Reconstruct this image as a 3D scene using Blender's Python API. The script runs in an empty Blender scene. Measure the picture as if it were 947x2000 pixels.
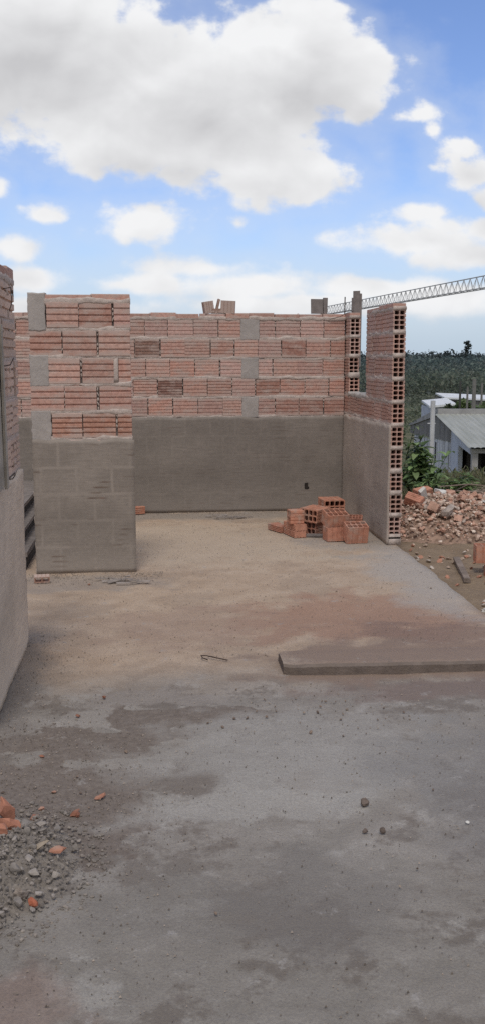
import bpy, bmesh, math, random
from mathutils import Vector, Matrix, noise as mnoise
R = random.Random(7)
S = bpy.context.scene
COL = S.collection
D2R = math.radians

# ------------------------------------------------------------------ helpers
class MB:
    """collects geometry; build() links it as ONE mesh object"""
    def __init__(s): s.v = []; s.f = []; s.c = []; s.m = []
    def add(s, vs, fs, col=(1, 1, 1, 1), mi=0):
        o = len(s.v); s.v += [tuple(p) for p in vs]
        s.c += (list(col) if isinstance(col, list) else [col] * len(vs))
        s.f += [tuple(i + o for i in f) for f in fs]; s.m += [mi] * len(fs)
    def box(s, lo, hi, col=(1, 1, 1, 1), M=None, mi=0, jit=0):
        vs = [Vector((x, y, z)) for x in (lo[0], hi[0]) for y in (lo[1], hi[1]) for z in (lo[2], hi[2])]
        if jit: vs = [v + Vector((R.uniform(-jit, jit), R.uniform(-jit, jit), R.uniform(-jit, jit))) for v in vs]
        if M is not None: vs = [M @ v for v in vs]
        s.add(vs, [(0, 1, 3, 2), (4, 6, 7, 5), (0, 4, 5, 1), (2, 3, 7, 6), (0, 2, 6, 4), (1, 5, 7, 3)], col, mi)
    def tube(s, pts, rad, n=6, col=(1, 1, 1, 1), mi=0):
        pts = [Vector(p) for p in pts]; rads = rad if isinstance(rad, (list, tuple)) else [rad] * len(pts)
        vs = []; fs = []
        for i, p in enumerate(pts):
            d = (pts[min(i + 1, len(pts) - 1)] - pts[max(i - 1, 0)]).normalized()
            a = d.cross(Vector((0, 0, 1)) if abs(d.z) < .9 else Vector((1, 0, 0))).normalized(); b = d.cross(a)
            for k in range(n):
                t = 2 * math.pi * k / n
                vs.append(p + (a * math.cos(t) + b * math.sin(t)) * rads[i])
        for i in range(len(pts) - 1):
            for k in range(n):
                fs.append((i * n + k, i * n + (k + 1) % n, (i + 1) * n + (k + 1) % n, (i + 1) * n + k))
        fs.append(tuple(range(n))[::-1]); fs.append(tuple(range((len(pts) - 1) * n, len(pts) * n)))
        s.add(vs, fs, col, mi)
    def rock(s, c, r, sub=1, col=(1, 1, 1, 1), rough=.28, rng=None, M=None, cut=0):
        rng = rng or R
        bm = bmesh.new(); bmesh.ops.create_icosphere(bm, subdivisions=sub, radius=1)
        off = Vector((rng.uniform(0, 99), rng.uniform(0, 99), rng.uniform(0, 99)))
        planes = []
        for _ in range(cut):
            n = Vector((rng.uniform(-1, 1), rng.uniform(-1, 1), rng.uniform(-1, 1))).normalized()
            planes.append((n, rng.uniform(.38, .68)))
        vs = []
        rot = Matrix.Rotation(rng.uniform(0, 6.28), 3, 'Z') @ Matrix.Rotation(rng.uniform(-.5, .5), 3, 'X')
        for v in bm.verts:
            p = v.co.copy()
            for n, d in planes:
                e = p.dot(n) - d
                if e > 0: p -= n * e
            p *= 1 + rough * mnoise.noise(p * 1.7 + off)
            p = Vector((p.x * r[0], p.y * r[1], p.z * r[2]))
            p = rot @ p
            if M is not None: p = M @ p
            vs.append(p + Vector(c))
        s.add(vs, [tuple(v.index for v in f.verts) for f in bm.faces], col); bm.free()
    def build(s, name, mats, parent=None, smooth=False, recalc=True, loc=None):
        me = bpy.data.meshes.new(name)
        me.from_pydata(s.v, [], s.f); me.update()
        if not isinstance(mats, (list, tuple)): mats = [mats]
        for m in mats: me.materials.append(m)
        at = me.color_attributes.new('tint', 'FLOAT_COLOR', 'POINT')
        at.data.foreach_set('color', [x for c in s.c for x in (tuple(c) + (1,))[:4]])
        if len(mats) > 1: me.polygons.foreach_set('material_index', s.m)
        if recalc:
            bm = bmesh.new(); bm.from_mesh(me); bmesh.ops.recalc_face_normals(bm, faces=bm.faces); bm.to_mesh(me); bm.free()
        me.polygons.foreach_set('use_smooth', [smooth] * len(me.polygons))
        o = bpy.data.objects.new(name, me); COL.objects.link(o)
        if loc is not None: o.location = loc
        if parent is not None: o.parent = parent
        return o

def tag(o, label, cat, group=None, kind=None):
    if label: o['label'] = label
    if cat: o['category'] = cat
    if group: o['group'] = group
    if kind: o['kind'] = kind
    return o
def thing(name, label, cat, loc=(0, 0, 0), rz=0, group=None):
    o = bpy.data.objects.new(name, None); COL.objects.link(o); o.location = loc; o.rotation_euler = (0, 0, rz)
    o.empty_display_size = .1
    return tag(o, label, cat, group)
def structure(o): o['kind'] = 'structure'; return o
def sm(a, b, x):
    t = max(0, min(1, (x - a) / (b - a))); return t * t * (3 - 2 * t)
def fbm(x, y, z=0, o=4):
    return mnoise.fractal(Vector((x, y, z)), 1.0, 2.0, o, noise_basis='PERLIN_ORIGINAL')

# ------------------------------------------------------------------ node helper
class NT:
    def __init__(s, tree): s.t = tree; s.L = tree.links
    def n(s, typ, ins=None, **props):
        nd = s.t.nodes.new(typ)
        for k, v in props.items(): setattr(nd, k, v)
        if ins:
            for k, v in ins.items():
                sock = nd.inputs[k]
                if isinstance(v, bpy.types.NodeSocket): s.L.new(v, sock)
                else: sock.default_value = v
        return nd
    def math(s, op, a, b=0., c=0., clamp=False):
        return s.n('ShaderNodeMath', {0: a, 1: b, 2: c}, operation=op, use_clamp=clamp).outputs[0]
    def vm(s, op, a, b=(0, 0, 0), c=(0, 0, 0)):
        nd = s.n('ShaderNodeVectorMath', {0: a, 1: b}, operation=op)
        if op == 'MULTIPLY_ADD':
            if isinstance(c, bpy.types.NodeSocket): s.L.new(c, nd.inputs[2])
            else: nd.inputs[2].default_value = c
        return nd.outputs['Value'] if op in ('LENGTH', 'DOT_PRODUCT') else nd.outputs[0]
    def mix(s, f, a, b, blend='MIX'):
        def fix(v): return v if isinstance(v, bpy.types.NodeSocket) else tuple(v)[:3] + (1,)
        nd = s.n('ShaderNodeMix', data_type='RGBA', blend_type=blend)
        for i, v in ((0, f), (6, fix(a)), (7, fix(b))):
            if isinstance(v, bpy.types.NodeSocket): s.L.new(v, nd.inputs[i])
            else: nd.inputs[i].default_value = v
        return nd.outputs[2]
    def noise(s, vec, scale, detail=4, rough=.55, dist=0):
        return s.n('ShaderNodeTexNoise', {'Vector': vec, 'Scale': scale, 'Detail': detail, 'Roughness': rough, 'Distortion': dist}).outputs['Fac']
    def smooth(s, v, a, b, lo=0., hi=1.):
        return s.n('ShaderNodeMapRange', {0: v, 1: a, 2: b, 3: lo, 4: hi}, interpolation_type='SMOOTHSTEP').outputs[0]

def new_mat(name):
    m = bpy.data.materials.new(name); m.use_nodes = True; m.node_tree.nodes.clear()
    return m, NT(m.node_tree)
def finish(m, N, col, rough=.9, bump=None, bstr=.4, bdist=.01, spec=.25):
    p = N.n('ShaderNodeBsdfPrincipled', {'Base Color': col, 'Roughness': rough, 'Specular IOR Level': spec})
    if bump is not None:
        b = N.n('ShaderNodeBump', {'Height': bump, 'Strength': bstr, 'Distance': bdist}); N.L.new(b.outputs[0], p.inputs['Normal'])
    o = N.n('ShaderNodeOutputMaterial'); N.L.new(p.outputs[0], o.inputs[0]); return m
def obj_co(N): return N.n('ShaderNodeTexCoord').outputs['Object']

def rough_mat(name, base, var=.25, scale=20, bscale=80, bstr=.5, bdist=.004, rough=.92, tint=False, second=None, sscale=4, sth=(.45, .65), spec=.2, leafy=False):
    """base colour broken up by two noises, optional second colour in patches, optional per-vertex tint"""
    m, N = new_mat(name); co = obj_co(N)
    rnd = N.n('ShaderNodeObjectInfo').outputs['Random']
    co = N.vm('ADD', co, N.n('ShaderNodeCombineXYZ', {0: N.math('MULTIPLY', rnd, 13.), 1: N.math('MULTIPLY', rnd, 7.)}).outputs[0])
    n1 = N.noise(co, scale, 5, .6); c = N.mix(N.smooth(n1, .25, .75), [x * (1 - var) for x in base], [x * (1 + var) for x in base])
    if second: c = N.mix(N.smooth(N.noise(co, sscale, 5, .6), sth[0], sth[1]), c, second)
    if tint: c = N.mix(1., c, N.n('ShaderNodeAttribute', attribute_name='tint').outputs['Color'], 'MULTIPLY')
    return finish(m, N, c, rough, N.noise(co, bscale, 4, .65) if bstr else None, bstr, bdist, spec)

# wall bricks : tint from the brick, mortar smeared over the arrises, pale lime bloom
def brick_mat(name, smear=.44, bloom=(.455, .36, .315)):
    m, N = new_mat(name); co = obj_co(N)
    at = N.n('ShaderNodeAttribute', attribute_name='tint'); c = at.outputs['Color']; hz = at.outputs['Alpha']
    n1 = N.noise(co, 38, 5, .65)
    c = N.mix(1., c, N.mix(N.smooth(n1, .25, .75), (.78, .76, .75), (1.18, 1.2, 1.2)), 'MULTIPLY')
    e = N.math('ABSOLUTE', N.math('SUBTRACT', hz, .5))              # 0 mid brick .. .5 at bed
    n2 = N.noise(N.vm('MULTIPLY', co, (1, 1, 2.2)), 7, 6, .65)
    s = N.math('ADD', n2, N.math('MULTIPLY', N.math('POWER', N.math('MULTIPLY', e, 2.), 5.), .3))
    c = N.mix(N.smooth(s, smear, smear + .24, 0, .8), c, bloom)
    # slightly red worn spots
    c = N.mix(N.smooth(N.noise(co, 16, 4, .6), .6, .72, 0, .35), c, (.44, .19, .13))
    return finish(m, N, c, .93, N.noise(co, 110, 4, .6), .5, .003, .15)

BRICK = brick_mat('weathered_brick')
BRICK_B = brick_mat('pink_brick', .5, (.46, .375, .335))
MORTAR = rough_mat('mortar', (.465, .39, .345), .2, 30, 90, .9, .006)
CONC = rough_mat('column_concrete', (.36, .325, .30), .12, 14, 60, .8, .004, second=(.29, .265, .245), sscale=7, sth=(.5, .75))
ORANGE = rough_mat('fired_clay', (.45, .215, .145), .2, 22, 90, .5, .003, tint=True, second=(.43, .30, .24), sscale=9, sth=(.46, .7))
DARKJ = rough_mat('joint_fill', (.19, .16, .145), .2, 40, 80, .5)

def plaster_mat(name, base, ghost=.3, axis='x', zlow=0.0):
    """cement render thrown on ribbed brick: courses ghost through, horizontal trowel drag, stains low down"""
    m, N = new_mat(name); co = obj_co(N)
    sx = N.n('ShaderNodeSeparateXYZ', {0: co}).outputs
    along = sx[0] if axis == 'x' else sx[1]; z = sx[2]
    drag = N.noise(N.vm('MULTIPLY', co, (3.0, 3.0, 34)), 2.2, 5, .6)
    big = N.noise(co, 2.0, 5, .6); fine = N.noise(co, 45, 4, .65)
    c = N.mix(N.smooth(big, .3, .7), [x * .84 for x in base], [x * 1.14 for x in base])
    c = N.mix(N.smooth(drag, .35, .7, 0, .55), c, [x * .72 for x in base])
    c = N.mix(N.smooth(fine, .35, .75, 0, .3), c, [x * 1.35 for x in base])
    # ghost of bricks: bed lines lighter, rib lines dark
    wob = N.math('MULTIPLY_ADD', N.noise(co, 5, 3), .03, -.015)
    q = N.n('ShaderNodeCombineXYZ', {0: N.math('ADD', along, wob), 1: N.math('ADD', z, N.math('MULTIPLY', wob, .4)), 2: 0.}).outputs[0]
    bt = N.n('ShaderNodeTexBrick', {'Vector': q, 'Color1': (.25, .25, .25, 1), 'Color2': (.6, .6, .6, 1), 'Mortar': (1, 1, 1, 1), 'Scale': 1., 'Mortar Size': .016,
             'Mortar Smooth': 1., 'Brick Width': .25, 'Row Height': .19}, offset=.5)
    gm = N.smooth(N.noise(co, 3.1, 3), .35, .62, 0, ghost)
    c = N.mix(N.math('MULTIPLY', bt.outputs['Fac'], gm), c, [x * 1.2 for x in base])
    c = N.mix(N.math('MULTIPLY', N.math('SUBTRACT', .62, N.n('ShaderNodeSeparateColor', {0: bt.outputs['Color']}).outputs[0], clamp=True), gm), c, [x * .72 for x in base])
    ribs = N.math('SINE', N.math('MULTIPLY', z, 2 * math.pi / .038))
    rm = N.math('MULTIPLY', N.smooth(N.noise(N.vm('MULTIPLY', co, (1, 1, 1.6)), 4.2, 2), .55, .7, 0, ghost * 1.5), N.smooth(ribs, .2, .9))
    c = N.mix(rm, c, [base[0] * .62, base[1] * .55, base[2] * .52])
    # red brick dust rubbed through here and there
    c = N.mix(N.math('MULTIPLY', rm, N.smooth(N.noise(co, 2.7, 2), .6, .72)), c, (.24, .12, .095))
    # rising damp / dust at the foot
    foot = N.math('ADD', z, N.math('MULTIPLY_ADD', big, .3, -.15))
    c = N.mix(N.smooth(foot, .03, .2, .4, 0), c, [x * 1.3 for x in base])
    c = N.mix(N.math('MULTIPLY', N.smooth(foot, .22, .34), N.smooth(foot, .55, .4)), c, N.mix(.26, c, [x * .62 for x in base]))
    hb = N.math('ADD', N.math('MULTIPLY', drag, .6), N.math('MULTIPLY', fine, .6))
    return finish(m, N, c, .95, hb, .35, .005, .12)

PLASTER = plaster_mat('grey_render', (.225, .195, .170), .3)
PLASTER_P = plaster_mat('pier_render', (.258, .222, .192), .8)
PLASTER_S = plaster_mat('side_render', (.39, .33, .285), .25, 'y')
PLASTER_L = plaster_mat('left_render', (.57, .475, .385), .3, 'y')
WOOD = rough_mat('weathered_wood', (.22, .175, .145), .35, 9, 60, .6)
GREYWOOD = rough_mat('grey_board', (.20, .175, .165), .25, 10, 50, .5)
STEEL = rough_mat('rusty_wire', (.07, .05, .042), .4, 30, 60, .3, rough=.7)
CRANE = rough_mat('crane_paint', (.40, .40, .40), .15, 2, 10, 0)
STONE = rough_mat('loose_stone', (1, .94, .89), .2, 25, 70, .7, .004, tint=True)

# ------------------------------------------------------------------ ribbed hollow brick
def brick(mb, F, L, W, H, ribs=5, holes=False, tint=(.4, .25, .2), allsides=False, gd=.007, gw=.0055, cells=None):
    """F maps (a along, b depth, c up) -> world. Ribbed faces at b=0 and b=W, holes run along a."""
    ch = .004
    def face(n, Lf):
        out = [ch]; 
        seg = []
        for k in range(1, n):
            t = k * Lf / n; seg += [(0, t - gw), (gd, t - gw * .45), (gd, t + gw * .45), (0, t + gw)]
        return [(0, ch)] + seg + [(0, Lf - ch)]
    P = []
    fr = face(ribs, H); P += [(d, t) for d, t in fr]                       # b=0 side going up
    tp = face(4, W) if allsides else [(0, ch), (0, W - ch)]
    P += [(t, H - d) for d, t in tp]
    P += [(W - d, H - t) for d, t in fr]
    P += [(W - t, d) for d, t in tp]
    n = len(P)
    al = lambda c: (tint[0], tint[1], tint[2], min(1, max(0, c / H)))
    vs = [F(a, b, c) for a in (0, L) for b, c in P]; cs = [al(c) for a in (0, L) for b, c in P]
    fs = [(i, (i + 1) % n, n + (i + 1) % n, n + i) for i in range(n)]
    if not holes:
        fs += [tuple(range(n)), tuple(range(n, 2 * n))]
        mb.add(vs, fs, cs); return
    ins = gd + .0015; clampb = lambda b: min(max(b, ins), W - ins); clampc = lambda c: min(max(c, ins), H - ins)
    vs += [F(a, clampb(b), clampc(c)) for a in (0, L) for b, c in P]; cs += [al(c) for a in (0, L) for b, c in P]
    for e in (0, 1):
        for i in range(n):
            j = (i + 1) % n; fs.append((e * n + i, e * n + j, 2 * n + e * n + j, 2 * n + e * n + i))
    mb.add(vs, fs, cs)
    nb, nc = cells or ((2, 4) if H >= W else (4, 2))
    cw = (W - 2 * ins) / nb; chh = (H - 2 * ins) / nc
    for i in range(nb):
        for j in range(nc):
            b0 = ins + i * cw; c0 = ins + j * chh; mx = cw * .5; mz = chh * .5
            hx = mx - .0032; hz = mz - .0042; k = .66
            outer = [(-mx, -mz * .5), (-mx * .5, -mz), (mx * .5, -mz), (mx, -mz * .5), (mx, mz * .5), (mx * .5, mz), (-mx * .5, mz), (-mx, mz * .5)]
            inner = [(-hx, -hz * k), (-hx * k, -hz), (hx * k, -hz), (hx, -hz * k), (hx, hz * k), (hx * k, hz), (-hx * k, hz), (-hx, hz * k)]
            q = []
            for a in (0, L):
                q += [(a, b0 + mx + x, c0 + mz + z) for x, z in outer] + [(a, b0 + mx + x, c0 + mz + z) for x, z in inner]
                q += [(a, b0 + mx + sx * mx, c0 + mz + sz * mz) for sx, sz in ((-1, -1), (1, -1), (1, 1), (-1, 1))]
            vv = [F(*t) for t in q]
            dk = .8
            cc = [al(t[2]) for t in q]
            ff = []
            for e in (0, 1):
                o = e * 20
                for t in range(8): ff.append((o + t, o + (t + 1) % 8, o + 8 + (t + 1) % 8, o + 8 + t))
                ff += [(o + 16, o + 0, o + 1), (o + 17, o + 2, o + 3), (o + 18, o + 4, o + 5), (o + 19, o + 6, o + 7)]
                # bridge straight parts of the outline
                ff += [(o + 16, o + 17, o + 2, o + 1), ][:0]
            for t in range(8): ff.append((8 + t, 8 + (t + 1) % 8, 28 + (t + 1) % 8, 28 + t))
            mb.add(vv, ff, cc)

def frame(o, ex, en):
    """local (a, b, c): a along ex, b into the wall (against the outward normal en), c up"""
    o = Vector(o); ex = Vector(ex); bn = -Vector(en)
    def F(a, b, c): return o + ex * a + bn * b + Vector((0, 0, c))
    return F

TINTS = [(.49, .31, .255), (.50, .30, .245), (.475, .285, .23), (.50, .33, .285), (.49, .28, .222), (.475, .30, .255)]
DARK = (.24, .145, .115)
def shade(c, lo, hi, k=1.):
    f = R.uniform(lo, hi) * k; w = R.uniform(-.015, .015)
    return (c[0] * f, c[1] * f * (1 + w), c[2] * f * (1 + w))
def jitterF(F, a0, c0, amt=.003):
    da, db, dc = R.uniform(-amt, amt), R.uniform(-amt, amt) * 1.2, R.uniform(-amt, amt) * .6; r = R.uniform(-.006, .006); r2 = R.uniform(-.012, .012)
    return lambda a, b, c: F(a0 + a + da, b + db + a * r2, c0 + c + dc + a * r)

def mortar_bed(mb, F, a0, a1, c, h, W, step=.022, proud=.001, wob=1.):
    n = max(2, int((a1 - a0) / step)); ph = R.uniform(0, 99)
    prof = []
    for i in range(n + 1):
        a = a0 + (a1 - a0) * i / n
        t = fbm(a * 9, ph) * wob; t2 = fbm(a * 9 + 31, ph) * wob; t3 = fbm(a * 4, ph + 7) * wob
        up = h * .5 + .010 + t * .016; dn = h * .5 + .009 + t2 * .018; pr = proud + t3 * .006
        row = [(a, -pr + .004, c - dn), (a, -pr, c - dn * .5), (a, -pr, c + up * .5), (a, -pr + .004, c + up)]
        row += [(a, W + pr - .004, c + up), (a, W + pr, c + up * .5), (a, W + pr, c - dn * .5), (a, W + pr - .004, c - dn)]
        prof.append(row)
    vs = [F(*p) for row in prof for p in row]; fs = []
    for i in range(n):
        for k in range(8): fs.append((i * 8 + k, i * 8 + (k + 1) % 8, (i + 1) * 8 + (k + 1) % 8, (i + 1) * 8 + k))
    fs += [tuple(range(8)), tuple(range(n * 8, n * 8 + 8))]
    mb.add(vs, fs)

def wall_rows(F, rows, W=.105, ribs=5, bed=.014, bmat=None, root=None, bed_ends=(0, 0), g0=.0038, gd=.006, gw=.0052, proud=-.0005, wob=1.):
    """rows: list of (c0, height, [(a0, a1, opts)]) -> brickwork + mortar parts"""
    bk = MB(); mo = MB(); jf = MB()
    for c0, h, bl in rows:
        for a0, a1, o in bl:
            if o.get('gap'):
                for _ in range(2): pass
                mo.box((0, 0, 0), (1, 1, 1), M=None) if False else None
                continue
            t = o.get('tint') or R.choice(TINTS); k = R.uniform(.86, 1.1); t = tuple(x * k for x in t)
            g = g0 * R.uniform(.7, 1.5)
            brick(bk, jitterF(F, a0 + g, c0 + bed * .5, .0045), a1 - a0 - 2 * g, W, h - bed, o.get('ribs', ribs if R.random() < .75 else ribs + 1), o.get('holes', False), t, gd=gd, gw=gw)
        # head joints: dark recess, now and then part filled
        for (a0, a1, o), (b0, b1, o2) in zip(bl[:-1], bl[1:]):
            if abs(b0 - a1) > .05: continue
            lo = F(a1 - .02, .022, c0 + .006); hi = F(b0 + .02, W - .022, c0 + h - .006)
            jf.box(tuple(min(x, y) for x, y in zip(lo, hi)), tuple(max(x, y) for x, y in zip(lo, hi)))
            z = c0 + .01
            while z < c0 + h - .02:
                hh = R.uniform(.015, .05)
                if R.random() < .6:
                    p = F((a1 + b0) / 2, R.uniform(-.001, .006) + .008, z + hh / 2)
                    q = F((a1 + b0) / 2 + .006, .008 + .008, z)
                    d = [max(abs(x - y), .004) for x, y in zip(p, q)]
                    mo.rock(p, (d[0] if d[0] > .004 else .007, d[1] if d[1] > .004 else .007, hh * .55), 1, rough=.35)
                z += hh
        if bl: mortar_bed(mo, F, bl[0][0] + bed_ends[0], bl[-1][1] - bed_ends[1], c0, bed, W, proud=proud, wob=wob)
    b = bk.build('brickwork', bmat or BRICK, root); m = mo.build('mortar', MORTAR, root, smooth=True)
    j = jf.build('joint_filling', DARKJ, root) if jf.f else None
    return b, m, j

def plaster_sheet(F, a0, a1, c0, c1fn, proud=.012, step=.03, parent=None, mat=None, amp=.003, name='render_coat', notch=None):
    mb = MB(); na = int((a1 - a0) / step); nc = int(.96 / step); ph = R.uniform(0, 50)
    vs = []
    for i in range(na + 1):
        a = a0 + (a1 - a0) * i / na; ct = c1fn(a)
        for j in range(nc + 1):
            c = c0 + (ct - c0) * j / nc
            vs.append((a, -proud + amp * fbm(a * 3, c * 3, ph) - amp * .5 * fbm(a * 14, c * 22, ph), c))
    n = len(vs); fs = []
    for i in range(na):
        for j in range(nc):
            k = i * (nc + 1) + j; fs.append((k, k + 1, k + nc + 2, k + nc + 1))
    # rim back to the brick
    rim = [i * (nc + 1) for i in range(na + 1)] + [na * (nc + 1) + j for j in range(1, nc + 1)] + [i * (nc + 1) + nc for i in range(na - 1, -1, -1)] + [j for j in range(nc - 1, 0, -1)]
    back = [(vs[k][0], .001, vs[k][2]) for k in rim]
    vs += back
    for t in range(len(rim)):
        u = (t + 1) % len(rim); fs.append((rim[t], rim[u], n + u, n + t))
    mb.add([F(*v) for v in vs], fs)
    return mb.build(name, mat or PLASTER, parent, smooth=True)

def patch(F, a0, a1, c0, c1, par, b0=-.004, W=.11):
    mb = MB()
    """concrete cast between toothed bricks: slightly proud, wavy outline"""
    n = 14; ring = []
    cx, cz = (a0 + a1) / 2, (c0 + c1) / 2
    ph = R.uniform(0, 90); pts = []
    per = [(a0 + (a1 - a0) * t / n, c0) for t in range(n)] + [(a1, c0 + (c1 - c0) * t / n) for t in range(n)] + [(a1 - (a1 - a0) * t / n, c1) for t in range(n)] + [(a0, c1 - (c1 - c0) * t / n) for t in range(n)]
    for k, (a, c) in enumerate(per):
        w = .006 * fbm(a * 25 + ph, c * 25); w2 = .006 * fbm(a * 25 + ph + 50, c * 25)
        pts.append((a + w, c + w2))
    m = len(pts); inn = [(cx + (a - cx) * .93, cz + (c - cz) * .93) for a, c in pts]
    vs = [F(a, W, c) for a, c in pts] + [F(a, .002, c) for a, c in pts] + [F(a, b0 - .002 * fbm(a * 20, c * 20, ph), c) for a, c in inn] + [F(cx, b0, cz)]
    fs = []
    for t in range(m):
        u = (t + 1) % m
        fs += [(t, u, m + u, m + t), (m + t, m + u, 2 * m + u, 2 * m + t), (2 * m + t, 2 * m + u, 3 * m)]
    fs.append(tuple(range(m)))
    mb.add(vs, fs); mb.build('concrete_column', CONC, par)

def cap_course(F, a0, a1, c0, h, W, parent, lens=(.22, .26), mat=None, tintk=1.):
    bk = MB(); mo = MB(); a = a0
    while a < a1 - .03:
        l = min(R.uniform(*lens), a1 - a); 
        if a1 - a - l < .06: l = a1 - a
        t = shade(R.choice(TINTS), .8, 1.1, tintk)
        G = jitterF(F, a + .004, c0 + R.uniform(-.003, .003), .004)
        brick(bk, G, l - .008, W, h + R.uniform(-.012, .004), 1, False, t)
        if R.random() < .6: mo.rock(F(a, R.uniform(.02, W), c0 + h * .7), (.016, .016, .02), 1)
        a += l
    mortar_bed(mo, F, a0, a1, c0, .02, W, proud=.003)
    bk.build('capping_course', mat or BRICK, parent); mo.build('capping_mortar', MORTAR, parent, smooth=True)

# ------------------------------------------------------------------ measured layout (metres)
YB, YP, XS, YE, XL = 9.612, 6.908, 1.967, 7.735, -.666
C = .19
# ---- back wall
def split(xs, **kw): return [(a, b, {}) for a, b in zip(xs[:-1], xs[1:])]
bw = thing('brick_wall', 'long rear wall of hollow bricks, five bare courses above dark grey render, facing the viewer', 'wall', (0, YB, 0))
Fb = frame((0, 0, 0), (1, 0, 0), (0, -1, 0))
r1 = [-.009, .218, .467, .712, .928, 1.104, 1.266, 1.515, 1.75, 1.962]
r2 = [-.102, .141, .38, .631, .862, 1.094, 1.328, 1.568, 1.814, 1.962]
r3 = [-.001, .233, .479, .72, .937, 1.095, 1.242, 1.493, 1.744, 1.962]
r4 = [-.123, .111, .356, .598, .841, 1.07, 1.315, 1.566, 1.804, 1.962]
r5 = [.018, .259, .501, .749, .942, 1.095, 1.27, 1.506, 1.754, 1.962]
def extend(xs, lo=-2.35):
    xs = list(xs)
    while xs[0] - .245 > lo: xs.insert(0, xs[0] - .245)
    xs.insert(0, lo); return xs
rows = []
for i in range(5):
    off = .12 * (i % 2); xs = [-2.35] + [-2.2 + off + .245 * k for k in range(17)] ; xs = [x for x in xs if x < 1.85] + [1.962]
    rows.append((i * C, C, split(xs)))
pt = MB()
for k, (rr, c0) in enumerate(((r5, .95), (r4, 1.14), (r3, 1.33), (r2, 1.52), (r1, 1.71))):
    bl = split(extend(rr))
    for q, (a, b, o) in enumerate(bl):
        if (k == 3 and (abs(a + .102) < .01 or abs(a - 1.328) < .01)): o['tint'] = DARK if a < 0 else (.31, .165, .13); o['ribs'] = 6 if a < 0 else 2
        if k == 1 and abs(a - .111) < .01: o['tint'] = (.27, .15, .12); o['ribs'] = 7
        if k == 1 and abs(a - 1.07) < .01: o['tint'] = (.33, .18, .14)
        if k == 0 and a > 1.2: o['tint'] = (.40, .225, .18)
    if k in (0, 2, 4):
        a0, a1 = [(.942, 1.095), None, (.937, 1.095), None, (.928, 1.104)][k]
        bl = [t for t in bl if not abs(t[0] - a0) < .01]
        patch(Fb, a0 - .006, a1 + .006, c0 - .012, c0 + C + .008, bw)
    rows.append((c0, C, bl))
wall_rows(Fb, rows, root=bw)
cap_course(Fb, -2.35, 1.962, 1.905, .05, .105, bw)
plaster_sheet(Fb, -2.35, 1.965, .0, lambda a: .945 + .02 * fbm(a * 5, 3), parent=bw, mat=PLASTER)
# socket hole: dark box on the render, the hole's shade put in its colour
sk = MB(); sk.box((1.57, -.0145, .215), (1.60, -.006, .28), jit=.004); sk.box((1.598, -.0145, .215), (1.612, -.006, .24), jit=.003)
sk.build('socket_hole', rough_mat('hole_shade', (.035, .028, .025), .2, 40, 60, .3), bw)

# ---- side wall with window gap
sw = thing('brick_wall', 'right side wall with a tall window gap and hollow brick ends showing their holes', 'wall', (XS, YE, 0))
Fs = frame((0, 0, 0), (0, 1, 0), (-1, 0, 0))           # a runs from the near end backwards
LW = YB + .105 - YE; w0, w1 = .955, 1.70; ch = .186; rows = []
for i in range(10):
    c0 = .055 + ch * i
    if i < 6:
        xs = [0, .25] + ([.49, .735, .98, 1.225, 1.47, 1.715] if i % 2 == 0 else [.37, .615, .86, 1.105, 1.35, 1.6, 1.84])
        xs = [x for x in xs if x < LW - .05] + [LW]
        if i % 2 == 0: xs = [0, .25, .495, .74, .985, 1.23, 1.475, 1.72, LW]
        else: xs = [0, .125, .37, .615, .86, 1.105, 1.35, 1.6, LW]
        bl = split(xs); bl[0][2]['holes'] = True
        rows.append((c0, ch, bl))
    else:
        xs = [0, .25, .495, .74, w0 - (.0 if i % 2 else .012)] if i % 2 == 0 else [0, .13, .375, .62, .865, w0]
        bl = split(xs); bl[0][2]['holes'] = True; bl[-1][2]['holes'] = True
        rows.append((c0, ch, bl))
        rows.append((c0, ch, [(w1, LW, {'holes': True})]))
for r in rows:
    for t in r[2]:
        if not 'tint' in t[2]: t[2]['tint'] = shade(R.choice(((.46, .29, .235), (.45, .27, .215), (.47, .31, .26))), .95, 1.06)
wall_rows(Fs, rows, root=sw, bmat=BRICK_B, gd=.007)
mb = MB(); mortar_bed(mb, Fs, 0, LW, .028, .046, .105); mb.build('base_bed', MORTAR, sw, smooth=True)
cap_course(Fs, 0, w0 - .01, 1.918, .036, .105, sw, (.4, .5), BRICK_B, 1.05)
cap_course(Fs, w1 + .002, LW, 1.918, .036, .105, sw, (.3, .4), BRICK_B)
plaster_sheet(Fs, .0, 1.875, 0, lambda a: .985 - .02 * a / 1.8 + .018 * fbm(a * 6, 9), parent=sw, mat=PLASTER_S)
mb = MB(); mortar_bed(mb, Fs, w0 - .01, w1 + .01, 1.174, .02, .105, proud=.003); mb.build('window_sill', rough_mat('sill_mortar', (.42, .39, .36), .12, 20, 60, .5), sw, smooth=True)

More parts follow.
